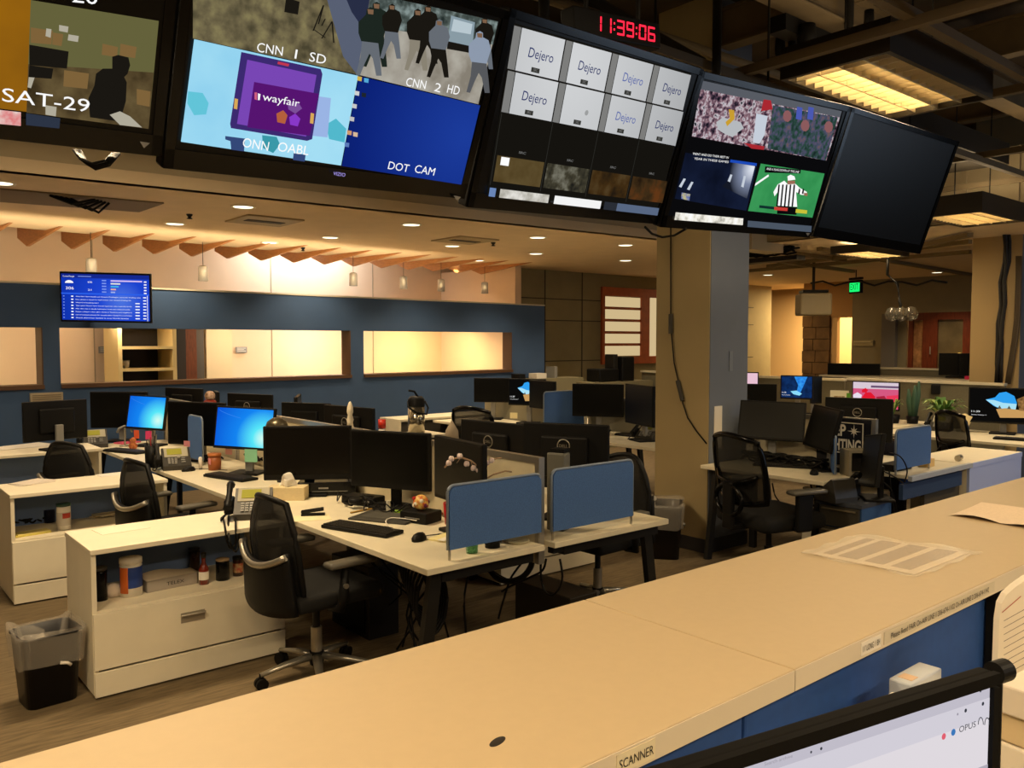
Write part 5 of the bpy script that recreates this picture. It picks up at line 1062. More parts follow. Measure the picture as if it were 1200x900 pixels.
# cables and clutter
def cables(label, base, lines, r=.006, m_=BLK, name='cable_tangle', cat='cables'):
    m = MB(); o = Vector(base); [m.tube(smooth_pts([Vector(p_) - o for p_ in l_]), r, m_, 5) for l_ in lines]
    return solo(m, name, label, cat, loc=base)
g = []
for k in range(7):
    x_, y_ = 2.42 + .02 * k, 4.35 - .07 * k; g.append([(x_ + .05 * math.sin(k + j), y_ + .1 * j * (1 if k % 2 else -1) * .5, .745 + .05 * abs(math.sin(j * 1.3 + k)) * (j % 2)) for j in range(6)])
cables('tangle of black cables on the nearest desk below the dark monitors', (2.35, 4.0, .735), g, .004)
t = thing('docking_unit', 'black docking unit under the middle dark monitor', 'device', (2.50, 4.36, .73), R(-68)); MB().box((0, 0, .03), (.24, .12, .05), BLK, bev=.01).build('case', t); MB().box((.05, -.061, .03), (.08, .002, .01), GRYP).build('port_strip', t)  # black box added to darken the gap below the monitors
cables('white cable curling across the drawing tablet', (2.3, 3.6, .735), [[P(*q_, .75) for q_ in ((462, 622), (452, 612), (458, 607), (475, 608), (488, 610))]], .003, PAPER, 'white_cable', 'cable')
def dn(px, py, y): return on_plane(px, py, Vector((0, y, 0)), Vector((0, 1, 0)))
def dxp(px, py, x): return on_plane(px, py, Vector((x, 0, 0)), Vector((1, 0, 0)))
cables('loops of black cable hanging below the near end of the first bench', (2.7, 3.1, .3), [[dxp(*q_, 2.76) for q_ in l_] for l_ in (((634, 650), (634, 675), (638, 692), (646, 698), (655, 690), (659, 675), (656, 655)), ((615, 655), (600, 675), (594, 690), (588, 710), (584, 725)), ((575, 668), (588, 676), (600, 680), (615, 676), (622, 665), (624, 652)), ((640, 655), (636, 668), (622, 676), (600, 686), (588, 693)))], .006)
cables('thick black cable sleeve hanging below the near desks', (2.5, 3.2, .4), [[dxp(*q_, 2.72) for q_ in ((572, 665), (582, 677), (598, 681), (613, 676), (622, 664), (623, 655))]], .016, name='cable_sleeve')
g = []
for k in range(9): g.append([(2.30 + .09 * math.cos(a_ * .7 + k * .1), 3.35 + .02 * k, .42 + .16 * math.sin(a_ * .7) + .01 * k) for a_ in range(10)])
cables('coiled hoops of black cable under the nearest desk corner', (2.3, 3.4, .1), g, .008)
g = [[(2.35 + random.uniform(0, .2), 3.3 + .12 * k, .70), (2.35 + random.uniform(0, .25), 3.3 + .12 * k + random.uniform(-.15, .15), .48), (2.35 + random.uniform(0, .25), 3.3 + .12 * k + random.uniform(-.15, .15), .25), (2.35 + random.uniform(0, .2), 3.3 + .12 * k + random.uniform(-.2, .2), .02)] for k in range(8)]
cables('black cables dropping to the floor under the nearest desk', (2.4, 3.7, .0), g, .006)
t = thing('computer_tower', 'black computer tower on the floor under the right-hand near desk', 'computer', (2.95, 3.05, 0)); MB().bb(0, .20, 0, .44, 0, .38, mat('tower_dark', '221d16', .5), .006).build('case', t); MB().bb(.02, .18, -.006, 0, .03, .35, BLK).build('front_panel', t)
t = thing('computer_tower', 'black computer tower on the floor under the nearest desk', 'computer', (2.38, 4.1, 0)); MB().bb(0, .20, 0, .44, 0, .42, mat('tower_dark', '221d16', .5), .006).build('case', t); MB().bb(-.006, 0, .04, .40, .03, .38, BLK).build('front_panel', t)
credenza('white cabinet glimpsed low through the legs of the first bench', 3.62, 4.45, .95, handle=False, group='low white storage cabinets', h=.60)
# cabinet contents
def jar(name, label, cat, px, py, z, r, h, body, lid, lidh=.015, parts=(), y=None):
    p = P(px, py, z); t = thing(name, label, cat, (p.x, p.y, z))
    MB().lathe([(0, 0), (r, 0), (r, h * .93), (r * .93, h), (0, h)], body).build('body', t)
    if lid: MB().lathe([(0, h), (r * 1.02, h), (r * 1.02, h + lidh), (0, h + lidh)], lid).build('lid', t)
    for nm, z0_, z1_, mm in parts: MB().lathe([(r * 1.005, z0_), (r * 1.015, z0_ + .001), (r * 1.015, z1_ - .001), (r * 1.005, z1_)], mm).build(nm, t)
    return t
SZ = .42
jar('travel_flask', 'black travel flask at the left end of the near cabinet shelf', 'flask', 118, 703, SZ, .032, .15, BLKG, mat('flask_lid', '4a4640', .3, .5), .015)
t = jar('wipes_tub', 'blue and orange tub with a white lid on the near cabinet shelf', 'tub', 154, 697, SZ, .053, .165, PAPER, PAPER, .025, (('blue_label', .045, .150, mat('label_blue', '24418c', .5)),))
MB().sheet(lambda u, v: (.0545 * math.cos(R(188 + 52 * u)), .0545 * math.sin(R(188 + 52 * u)), .02 + .13 * v), 6, 1, .0008, mat('label_orange', 'e0702c', .5)).build('orange_label', t)
p = P(133, 699, SZ); t = thing('crumpled_napkin', 'crumpled white napkin between flask and blue tub', 'napkin', (p.x, p.y, SZ))
m = MB(); m.lathe([(0, 0), (.035, .004), (.042, .03), (.028, .06), (0, .07)], mat('napkin', 'e4d4c4', .8), seg=7, sx=1.1, sy=.8); m.build('paper', t)
p = P(200, 688, SZ); t = thing('card_tray', 'grey cardboard tray with an open paper lid lettered TELEX', 'tray', (p.x, p.y + .02, SZ), R(3))
MB().bb(-.13, .13, -.045, -.042, .0, .06, mat('tray_grey', 'a89f94', .6)).bb(-.13, .13, .042, .045, 0, .06, mat('tray_grey', 'a89f94', .6)).bb(-.13, -.127, -.045, .045, 0, .06, mat('tray_grey', 'a89f94', .6)).bb(.127, .13, -.045, .045, 0, .06, mat('tray_grey', 'a89f94', .6)).bb(-.13, .13, -.045, .045, 0, .003, mat('tray_grey', 'a89f94', .6)).build('carton', t)
MB().sheet(lambda u, v: (-.135 + .27 * u, -.055 + .11 * v, .062 + .012 * math.sin(u * 5) * v + .012 * v), 10, 4, .001, mat('tray_lid', 'cfc2ae', .7)).build('lid', t)
pn = Panel(Matrix.Translation(t.location) @ Matrix.Rotation(R(3), 4, 'Z') @ Matrix.Translation((0, -.0455, 0)), Matrix.Translation(t.location) @ Matrix.Rotation(R(3), 4, 'Z'), off=.0005); pn.text('TELEX', (-.03, .02), (.06, .02), .018, INK); pn.build('lettering', t)
t = jar('sauce_bottle', 'small red-brown sauce bottle with a cream label', 'bottle', 239, 684, SZ, .026, .085, mat('sauce_red', '7c2412', .2, coat=.6), None, parts=(('cream_label', .025, .068, PAPER),))
MB().lathe([(.024, .085), (.010, .115), (.010, .14), (0, .14)], mat('sauce_red', '7c2412', .2, coat=.6)).lathe([(0, .165), (.013, .165), (.013, .14), (0, .14)], DMET).build('neck', t)
jar('black_cup', 'black cup with a pale rim right of the sauce bottle', 'cup', 261, 679, SZ, .035, .105, BLKG, mat('rim_tan', 'b49a78', .4), .008)
jar('jam_jar', 'dark jar with a coloured label behind the near chair', 'jar', 279, 674, SZ, .028, .09, mat('jar_brown', '3c1c10', .2, coat=.5), BLK, .015, (('label', .02, .07, mat('jar_label', 'b8a070', .5, col2='a03828', scale=50)),))
jar('brown_bottle', 'dark bottle standing behind the sauce bottle', 'bottle', 228, 668, SZ, .03, .11, mat('bottle_dark', '2a1610', .2), DMET, .015)
S2Z = .42
t = jar('snack_canister', 'tall white canister with a green lid on the second cabinet shelf', 'canister', 75, 620, S2Z, .044, .16, PAPER, mat('lid_green', '20483c', .4), .018, (('grey_label', .03, .12, mat('label_grey', 'c8c0b4', .6)),))
MB().sheet(lambda u, v: (.0452 * math.cos(R(250 + 70 * u)), .0452 * math.sin(R(250 + 70 * u)), .08 + .035 * v), 5, 1, .0008, mat('label_red', 'c0402c', .5)).build('red_patch', t)
p = P(30, 616, S2Z); cables('black cables and plugs heaped on the second cabinet shelf', (p.x, p.y + .06, S2Z + .01), [[(p.x - .1 + .04 * j + .02 * math.sin(k), p.y + .05 + .05 * math.sin(j * 1.7 + k), S2Z + .012 + .03 * abs(math.cos(j + k))) for j in range(6)] for k in range(7)], .007)
p = P(36, 626, S2Z); t = thing('yellow_papers', 'folded yellow papers on the second cabinet shelf', 'paper', (p.x, p.y, S2Z), R(8)); MB().box((0, 0, .005), (.22, .10, .010), mat('paper_yellow', 'd8c860', .8), bev=.002).build('lower_sheets', t); MB().box((.01, 0, .0135), (.20, .09, .006), mat('paper_yellow2', 'e4d888', .8)).build('upper_sheet', t)
p = P(58, 612, S2Z); jar('blue_mug', 'dark blue mug beside the green-lidded canister', 'mug', 58, 612, S2Z, .035, .09, mat('mug_navy', '181c34', .3), None)
for k in range(3):
    p = P(122 + 3 * k, 606 - k, S2Z + .008 * k); solo(MB().box((0, 0, .004), (.22, .15, .0075), mat('fold_%d' % k, ['d8ccb0', 'c8b890', 'e4dcc4'][k], .8)), 'folded_papers', ['lowest', 'middle', 'topmost'][k] + ' of the folded papers at the right of the second cabinet shelf', 'paper', 'folded papers on the second shelf', loc=(p.x + .03, p.y + .08, S2Z + .008 * k), rz=R(14 * k - 10))
def sheetpile(label, px, py, z, w, d, rz, n=3, mm=PRINT):
    p = P(px, py, z); t = thing('paper_sheets', label, 'paper', (p.x, p.y, z), R(rz))
    for k in range(n): MB(Matrix.Rotation(R(9 * k), 4, 'Z')).box((.01 * k, .006 * k, .001 + .0022 * k), (w, d, .002), mm).build('sheet', t)
sheetpile('loose printed sheets on top of the second cabinet', 37, 566, .72, .24, .17, 15); sheetpile('single sheet on the right half of the second cabinet', 133, 556, .72, .21, .15, 4, 1, PAPER)
sheetpile('faint sheet lying on top of the nearest cabinet', 142, 620, .72, .24, .16, 4, 1, mat('white_paper2', 'efe6d0', .8)); sheetpile('wide spread of white papers on the far left cabinet', 22, 524, .78, .5, .26, 4, 3, PAPER)
# phones
p = P(290, 592, .72); phone('desk phone with its handset on the near cabinet beside the tissue box', (1.84, 4.50, .72), R(-28))
cables('black curled phone cord hanging over the near cabinet edge', (1.76, 4.3, .6), [[P(262, 608, .73), dn(264, 620, 4.22), dn(266, 634, 4.22), dn(270, 642, 4.22), dn(276, 636, 4.22), dn(276, 618, 4.22), P(276, 603, .73)], [P(268, 605, .73), dn(268, 628, 4.21), dn(274, 645, 4.21), dn(279, 640, 4.21), P(280, 602, .73)]], .006, name='phone_cord', cat='cord')
p = P(197, 552, .73); phone('desk phone with a pale lit display before the black monitor', (p.x + .05, p.y + .1, .73), R(-12)); p = P(103, 526, .73); phone('desk phone at the far left corner', (p.x + .05, p.y + .12, .73), R(-10))
# second and third desk clutter
p = P(270, 562, .73); keyboard('black keyboard under the larger lit blue desktop', (p.x + .02, p.y + .05, .73), R(-75)); p = P(148, 530, .73); keyboard('black keyboard under the smaller lit blue desktop', (p.x, p.y, .73), R(-68))
def sticky(label, px, py, w, h, col, x):
    p = dxp(px, py, x); solo(MB().box((0, 0, 0), (.002, w, h), mat('sticky_' + col, col, .8)), 'sticky_note', label, 'sticky note', 'sticky notes under the monitors', loc=p, rz=R(35))
for a_ in (('orange-red sticky note under the smaller blue desktop', 160, 509, .055, .075, 'd85c38', 2.24), ('magenta sticky note under the smaller blue desktop', 174, 510, .06, .075, 'd8407c', 2.24), ('pink sticky note on the black monitor', 219, 520, .055, .045, 'd88c94', 2.24), ('pale pink sticky note hanging below the larger blue desktop', 268, 529, .055, .045, 'e8a8a0', 2.33), ('mint green sticky note below the larger blue desktop', 294, 534, .10, .09, '88c8a4', 2.36)): sticky(*a_)
p = P(247, 551, .73); t = thing('wooden_canister', 'orange-brown wooden canister with a pink note under the lit desktop', 'canister', (p.x + .03, p.y, .73)); MB().lathe([(0, 0), (.045, 0), (.048, .05), (.045, .105), (0, .105)], mat('canister_wood', '9a5428', .5)).build('body', t); MB().lathe([(0, .105), (.05, .105), (.05, .125), (0, .125)], mat('canister_lid', 'b46a34', .5)).build('lid', t); MB().box((-.046, -.02, .07), (.003, .045, .045), mat('sticky_d88c94', 'd88c94', .8)).build('pink_note', t)
p = P(170, 548, .73); t = thing('pencil_cup', 'tall black cup of pens left of the phone with the lit display', 'pencil cup', (p.x + .05, p.y, .73)); MB().lathe([(0, 0), (.045, 0), (.05, .17), (.046, .17), (.042, .006), (0, .006)], BLK).build('cup', t)
for k in range(5): MB().cyl((0.01 * k - .02, .01 * (k % 2), .02), (.02 * k - .04, .02 * (k % 3) - .02, .21 + .01 * k), .004, [BLK, ALU, mat('pen_red', 'a83030', .4)][k % 3], seg=6).build('pen', t)
p = P(222, 545, .73); cables('black cables heaped beneath the black monitor of the second desk', (p.x, p.y, .735), [[(p.x + .2 + .05 * math.sin(j + k), p.y - .05 * j + .2, .745 + .04 * abs(math.sin(j * 2 + k))) for j in range(6)] for k in range(6)], .007)
p = P(276, 548, .73); cables('black cables heaped beneath the larger lit desktop', (p.x + .1, p.y, .735), [[(p.x + .22 + .05 * math.sin(j + k), p.y - .06 * j + .25, .745 + .05 * abs(math.sin(j * 2 + k))) for j in range(6)] for k in range(6)], .009)
p = P(221, 552, .73); mouse('black mouse beside the phone with the lit display', (p.x, p.y, .73), R(-80)); p = P(235, 550, .73); solo(MB().lathe([(0, 0), (.014, 0), (.014, .085), (.008, .095), (0, .095)], PAPER), 'white_stick', 'small white upright stick beside the wooden canister', 'glue stick', loc=(p.x, p.y, .73))
p = P(150, 522, .73); solo(MB().box((0, 0, .006), (.2, .13, .012), mat('pink_pad', 'd85878', .7)), 'pink_notebook', 'flat bright pink notebook under the smaller lit desktop', 'notebook', loc=(p.x + .05, p.y + .2, .73), rz=R(20))
p = P(152, 516, .8); t = thing('red_plush', 'small red and orange trinket under the smaller lit desktop', 'trinket', (p.x, p.y - .1, .73)); MB().lathe([(0, 0), (.03, .005), (.04, .035), (.02, .06), (.03, .085), (0, .11)], mat('plush', '8c3c24', .8, col2='c87c44', scale=40), seg=12).build('body', t)
t = thing('headset_stand', 'silver stand with a headset before the black far left monitor', 'headset', (P(133, 524, .73).x + .1, P(133, 524, .73).y, .73)); MB().cyl((0, 0, 0), (0, 0, .17), .008, ALU, seg=8).lathe([(0, 0), (.05, 0), (.05, .01), (0, .01)], ALU).build('stand', t); MB().tube([(-.06, .02, .13), (-.05, 0, .17), (0, 0, .19), (.05, 0, .17), (.06, -.02, .13)], .010, GRYP, 6).build('headset', t)
t = thing('desk_lamp', 'small domed grey desk lamp beside the larger lit desktop', 'lamp', (2.50, 5.42, .73)); MB().lathe([(0, 0), (.06, 0), (.06, .012), (0, .012)], DMET).build('base', t); MB().tube([(0, 0, .01), (0, 0, .32), (-.03, 0, .40), (-.05, 0, .42)], .007, DMET, 6).build('stem', t); MB().lathe([(.0, .46), (.03, .455), (.065, .43), (.08, .39), (.076, .39), (.06, .42), (0, .44)], mat('lamp_pewter', '6c6450', .3, .7), c=(-.06, 0, -.01)).build('shade', t)
# on the divider and behind the first bench
t = thing('white_sculpture', 'tall crumpled white paper sculpture on top of the divider', 'sculpture', (2.69, 4.85, 1.14)); m = MB()
m.lathe([(0, 0), (.024, 0), (.018, .03), (.024, .05), (.015, .08), (.022, .10), (.020, .13), (.010, .16), (0, .17)], mat('sculpt_cream', 'e8dcc0', .8, noise=.1), seg=7); m.build('body', t)
p = P(446, 492, 1.1); t = thing('small_bottle', 'little white bottle with a red top right of the sculpture', 'bottle', (3.02, 5.00, .73)); MB().lathe([(0, 0), (.025, 0), (.025, .36), (0, .38)], PAPER, seg=14).build('body', t); MB().lathe([(0, .38), (.026, .37), (.026, .43), (0, .43)], mat('cap_red', 'c83020', .4)).build('cap', t)
p = P(219, 465, 1.0); t = thing('snow_globe', 'red and white round ornament below the brown sill', 'ornament', (P(219, 468, 1.14).x, P(219, 468, 1.14).y, 1.14)); t.location = (2.69, 7.35, 1.14); MB().lathe([(0, 0), (.05, 0), (.055, .03), (.04, .045), (0, .045)], mat('orn_red', '8c2c1c', .4)).build('base', t); MB().lathe([(.045 * math.sin(k_ * math.pi / 8), .08 - .045 * math.cos(k_ * math.pi / 8)) for k_ in range(9)], mat('orn_white', 'd8b8a0', .5, col2='7a5a3c', scale=40)).build('globe', t)
gp = on_plane(55, 466, W0 + wn * .03, wn); t = thing('vent_grille', 'small beige louvred grille on the blue wall above the turned-away monitor', 'grille', gp, R(4.5))
MB().bb(-.15, .15, 0, .03, -.05, .05, mat('grille_beige', 'b8a88c', .7)).build('case', t)
for k in range(4): MB().bb(-.13, .13, -.006, 0, -.038 + .02 * k, -.030 + .02 * k, mat('grille_dark', '8a7c64', .7)).build('slat', t)
# ------------------------------------------------------------ cabinet and airpot before the blue wall
a = P(468, 492, .76); b = P(560, 487, .76)
t = thing('white_side_cabinet', 'white cabinet with a dark open front before the blue wall', 'cabinet', (a.x, a.y, 0), 0)
L_ = 1.7
MB().bb(0, L_, 0, .45, .735, .76, LAM).bb(0, .025, 0, .45, 0, .735, LAM).bb(L_ - .025, L_, 0, .45, 0, .735, LAM).bb(.025, L_ - .025, .43, .45, 0, .735, LAM).build('body', t); MB().bb(.03, L_ - .03, .02, .03, .02, .72, mat('cab_dark', '3a362e', .6)).build('door', t)  # dark sheet paints the shaded inside of the open front
c = P(488, 500, .76); az = Vector((a.x + .25, a.y - .45, 0))
p = P(488, 508, .76); t = thing('airpot', 'silver and black airpot with a carrying handle near the blue wall', 'airpot', (p.x, p.y, .76), R(-20)); hs = (8.6 / 980) * 32
MB().lathe([(0, 0), (.085, 0), (.085, hs), (0, hs)], mat('steel', 'b8b09c', .2, .9)).build('body', t); MB().lathe([(.088, hs), (.085, hs + .07), (.06, hs + .10), (0, hs + .10)], BLK).build('head', t)
MB().tube([(.02, 0, hs + .09), (-.02, 0, hs + .15), (-.08, 0, hs + .16)], .012, BLK, 6).build('spout', t); MB().tube([(-.09, -.02, hs + .05), (-.10, -.06, hs), (-.02, -.1, hs - .06), (.09, -.07, hs - .08), (.12, -.02, hs - .02), (.09, .0, hs + .05)], .010, BLK, 6).build('handle', t)
t = thing('side_table', 'small cream table under the airpot', 'table', (p.x, p.y, 0)); MB().box((0, 0, .745), (.5, .4, .03), LAM, bev=.003).build('top', t)
for sx in (-1, 1):
    for sy in (-1, 1): MB().bb(sx * .22 - .015, sx * .22 + .015, sy * .17 - .015, sy * .17 + .015, 0, .73, DMET).build('leg', t)
solo(MB().lathe([(0, 0), (.04, .01), (.035, .07), (0, .13)], mat('grey_cone', '8a7c68', .7), seg=8), 'grey_ornament', 'grey pointed ornament on the divider behind the angled dark monitor', 'ornament', loc=(2.69, 3.72, 1.14))
# ------------------------------------------------------------ bench behind the column
for i in range(2):
    ya = 4.75 + 1.87 * i
    desk('cream desk behind the column, %s of the two left-side ones' % ('nearer' if i == 0 else 'farther'), 5.85, 6.62, ya, ya + 1.865, 'L'); desk('cream desk behind the column, %s of the two right-side ones' % ('nearer' if i == 0 else 'farther'), 6.70, 7.5, ya, ya + 1.865, 'R')
    t = thing('bench_divider', 'divider panel behind the column, %s one' % ('nearer' if i == 0 else 'farther'), 'divider', (6.66, ya + .02, .6), 0, 'divider panels behind the column')
    MB().bb(-.012, .012, .02, 1.83, 0, .46, mat('divider_grey', '8a8470', .7)).build('panel', t); MB().bb(-.018, .018, 0, 1.85, .46, .49, ALU).bb(-.018, .018, 0, .03, 0, .46, ALU).build('frame', t)
monitor('large black monitor just left of the column', (6.43, 6.24, 1.07), .56, .35, -58, chin=.03)
monitor('dark angled monitor half hidden by the column', (5.97, 5.26, 1.10), .56, .38, -111, k=1.03)
monitor('monitor with a cave and beach wallpaper', (7.33, 8.43, 1.02), .55, .36, -66, k=.88, draw=cave)
monitor('dark monitor right of the cave wallpaper', (7.12, 7.9, 1.02), .55, .36, -96, k=.90)
monitor('black monitor above the mesh chair, left of the cave wallpaper', (7.69, 9.62, .98), .55, .36, -48, k=.84)
phone('dark desk phone below the cave wallpaper', (P(663, 499, .73).x, P(663, 499, .73).y, .73), R(-120)); phone('dark desk phone beside the column', (P(752, 516, .73).x + .05, P(752, 516, .73).y, .73), R(-80))
fscreen('blue fabric screen behind the large black monitor', (6.28, 6.60, .95), .6, .42, R(0), .73)
p = P(741, 512, .73); keyboard('black keyboard on the desk left of the column', (p.x + .05, p.y, .73), R(-85)); sheetpile('pale papers on the desk below the large black monitor', 690, 496, .73, .3, .2, 10)
p = P(708, 502, .73); jar('white_cup', 'white cup of pens below the large black monitor', 'cup', 708, 503, .73, .03, .1, PAPER, None); jar('black_pot', 'black pot left of the white cup of pens', 'pot', 693, 500, .73, .035, .07, BLK, None)
p = P(613, 482, .9); sticky('cream sticky note left of the cave wallpaper stand', 602, 487, .09, .07, 'e8dcae', 6.35)
keyboard('black keyboard beneath the cave wallpaper monitor', (P(628, 499, .73).x, P(628, 499, .73).y, .73), R(-70))
monitor('small black monitor back near the top of the column desks', (7.6, 7.2, 1.1), .45, .30, 100) if 0 else None
t = thing('desk_scanner', 'black angular device on the ledge beside the column under the shoji window', 'device', (9.9, 9.2, 0))
MB().bb(-.5, .9, 0, .5, 0, 1.05, mat('ledge_khaki', '8a8264', .8)).build('ledge', t)
MB().box((-.1, .2, 1.16), (.45, .3, .2), BLK, bev=.02).box((.35, .2, 1.25), (.3, .3, .4), BLK, bev=.02).box((.1, .2, 1.32), (.10, .2, .34), DMET, bev=.01).build('printer', t)
solo(MB().bb(0, 1.4, 0, .4, 0, 1.12, mat('ledge_khaki', '8a8264', .8)), 'low_partition', 'khaki low partition before the grey panel wall', 'partition', loc=(8.2, 9.6, 0))
for k, (x, lb, w_) in enumerate(((8.35, 'small dark box on the khaki partition', .12), (8.75, 'white open book on the khaki partition', .2), (9.05, 'grey upright folder on the khaki partition', .06))):
    solo(MB().box((0, 0, .07 if k == 2 else .04), (w_, .2, .18 if k == 2 else .08), [BLK, PAPER, GRYP][k], bev=.004), ['small_box', 'open_book', 'folder'][k], lb, ['box', 'book', 'folder'][k], loc=(x, 9.8, 1.12 + (.02 if k == 2 else 0)))
# trash bins
def bin_(label, loc, rz, w=.30, d=.26, h=.33, topo=1.12, bag=mat('bin_bag', 'd8cfc0', .15, alpha=.24)):
    t = thing('waste_bin', label, 'waste bin', loc, rz, 'black waste bins with clear bags')
    def ring(s, z, rr_=.04, wob=0):
        pts = []
        for cx_, cy_, a0 in ((1, 1, 0), (-1, 1, 90), (-1, -1, 180), (1, -1, 270)):
            for k_ in range(5): a_ = R(a0 + 22.5 * k_); pts.append((cx_ * (w * s / 2 - rr_) + rr_ * math.cos(a_), cy_ * (d * s / 2 - rr_) + rr_ * math.sin(a_), z))
        return [(x + wob * math.sin(i * 2.3), y + wob * math.cos(i * 1.7), z + wob * 1.2 * math.sin(i * 1.1)) for i, (x, y, z) in enumerate(pts)]
    def loft(m, rings, mm, cap=True):
        i = m.mi(mm); V = [[m.bm.verts.new(p_) for p_ in r_] for r_ in rings]; n = len(V[0])
        for A_, B_ in zip(V, V[1:]):
            for j in range(n): f = m.bm.faces.new((A_[j], A_[(j + 1) % n], B_[(j + 1) % n], B_[j])); f.material_index = i; f.smooth = True
        if cap: m.bm.faces.new(V[0][::-1]).material_index = i
    m = MB(); loft(m, [ring(.82, 0), ring(1, h), ring(1.04, h), ring(1.04, h + .008), ring(.96, h + .008), ring(.80, .02)], mat('bin_black', '17161a', .4)); m.build('bin', t)
    m = MB(); loft(m, [ring(1.03, h * .60, wob=.008), ring(1.07, h * .8, wob=.006), ring(1.10, h * .98, wob=.008), ring(1.07, h + .03, wob=.012), ring(.96, h + .015, wob=.012), ring(.85, h * .8, wob=.02), ring(.6, h * .6, wob=.02)], bag, False); m.build('bag_liner', t)
    m = MB(); m.sheet(lambda u, v: ((u - .5) * w * .75, -.5 * d * .6 + v * d * .6, h * .78 + .05 * math.sin(u * 9 + v * 4) * math.cos(v * 7)), 10, 8, .004, bag); m.build('bag_folds', t)
    MB().tube([(.02, -d * .54, h * .62), (.05, -d * .56, h * .60), (.065, -d * .56, h * .56)], .008, PAPER, 6).build('bag_knot', t)
    return t
bin_('black waste bin with a clear bag beside the nearest white cabinet', (.815, 4.41, 0), R(5), .26, .24); bin_('black waste bin with a clear bag at the foot of the column', (5.17, 4.26, 0), R(38), .36, .26, .41)
# ------------------------------------------------------------ second bench, right of the column
desk('cream desk beside the column with the two dark monitors', 5.33, 5.98, 3.0, 4.05, 'L', beam=DMET)
desk('cream desk behind the right-hand blue desk screen', 6.06, 7.0, 2.74, 4.6, 'R', beam=NAVY)
solo(MB().bb(0, 1.05, 0, .03, 0, .035, mat('bluewhite_edge', 'b4bcc8', .4)), 'desk_edge_rail', 'pale blue-white rail along the edge of the desk under the right-hand blue screen', 'rail', loc=(5.99, 2.70, .70))
solo(MB().box((.0, 0, 0), (1.0, .03, .11), mat('beam_blue', '2e4468', .7)), 'blue_beam', 'dark blue beam beneath the pale desk edge on the right', 'beam', loc=(6.45, 2.76, .62))
t = thing('bench_divider', 'short cream divider holding the KEEP FIGHTING poster', 'divider', (6.02, 2.98, .62))
MB().bb(-.012, .012, .02, 1.05, 0, .47, mat('divider_cream', 'd0c4a4', .6, noise=.03)).build('panel', t); MB().bb(-.018, .018, 0, 1.07, .47, .505, ALU).bb(-.018, .018, 0, .03, 0, .47, ALU).build('frame', t)
# poster
def ply(px, py, x=5.995): return dxp(px, py, x)
py0, py1 = ply(1021, 500).y, ply(958, 490).y; pz1, pz0 = ply(1000, 491).z, .76
t = thing('poster', 'black poster reading KEEP FIGHTING with a white star and border', 'poster', (5.995, py0, pz0)); ww, hh_ = py1 - py0, pz1 - pz0
MB().bb(-.004, 0, 0, ww, 0, hh_, mat('poster_black', '12131c', .6)).build('sheet', t)
RW = Matrix.Translation((5.995, py0, pz0)); F = RW @ Matrix.Translation((-.004, ww / 2, hh_ / 2)) @ Matrix.Rotation(R(-90), 4, 'Z'); pn = Panel(F, RW, off=.001); pn.rect(ww, hh_)
PWm = mat('poster_white', 'f4ecd8', .7); vL = 3
for q in ((.03, .08, .87, .10), (.03, .72, .87, .74), (.85, .08, .87, .74), (.03, .08, .045, .74)): pn.quad(*q, PWm)
pn.utext('KEEP', .10, .55, .37, .085, PWm, .03); pn.utext('FIGHTING', .10, .83, .68, .085, PWm, .03)
cx_, cz_ = pn.uv(.70, .26)
pn.poly([(cx_ + (.055 if k_ % 4 == 0 else .036 if k_ % 2 == 0 else .014) * math.sin(k_ * math.pi / 8), cz_ + (.055 if k_ % 4 == 0 else .036 if k_ % 2 == 0 else .014) * math.cos(k_ * math.pi / 8)) for k_ in range(16)], PWm); pn.build('print', t)
monitor('wide dark monitor beside the column, left one of the pair', (6.43, 4.13, 1.01), .56, .35, -65, tilt=-20, roll=-1, k=.905, chin=.02, scr=mat('warm_dark_screen2', '14130f', .3))
monitor('dark monitor twisted sideways beside the poster', (6.71, 3.82, .95), .56, .38, -127, tilt=-15, roll=-1, k=.865, chin=.02, scr=mat('warm_dark_screen2', '14130f', .3))
fscreen('narrow blue fabric screen seen edge-on beside the poster', (5.80, 3.20, .88), .36, .28, R(34))
p = P(916, 547, .73); keyboard('black keyboard on the desk beside the column', (p.x + .02, p.y, .73), R(-62)); p = P(954, 556, .73); mouse('black mouse on the desk beside the column', (p.x, p.y, .73), R(-60))
p = P(968, 551, .73); t = thing('black_notebook', 'black notebook with a white cable behind the mouse', 'notebook', (p.x + .02, p.y + .03, .73), R(-70)); MB().box((0, 0, .012), (.17, .11, .022), BLK, bev=.003).build('cover', t); MB().tube([(-.1, .05, .026), (0, .02, .03), (.06, .06, .028), (.1, .02, .026)], .004, PAPER, 5).build('cable', t)
cables('heap of black cables behind the wide dark monitor', (5.8, 3.6, .735), [[(5.80 + .06 * math.sin(j * 2 + k), 3.25 + .12 * j, .745 + .07 * abs(math.sin(j + k * 1.3))) for j in range(7)] for k in range(8)], .009)
t = thing('speaker_box', 'khaki open-fronted box below the poster', 'box', (5.80, 2.98 + .03, .73), R(-35)); MB().bb(-.10, .10, -.07, .07, 0, .02, mat('khaki_box', '8c8268', .6)).bb(-.10, .10, -.07, .07, .17, .19, mat('khaki_box', '8c8268', .6)).bb(-.10, -.08, -.07, .07, .02, .17, mat('khaki_box', '8c8268', .6)).bb(.08, .10, -.07, .07, .02, .17, mat('khaki_box', '8c8268', .6)).bb(-.08, .08, .05, .07, .02, .17, DMET).build('case', t)
fscreen('blue fabric desk screen at the end of the right-hand bench', (6.26, 2.82, .915), .56, .29)
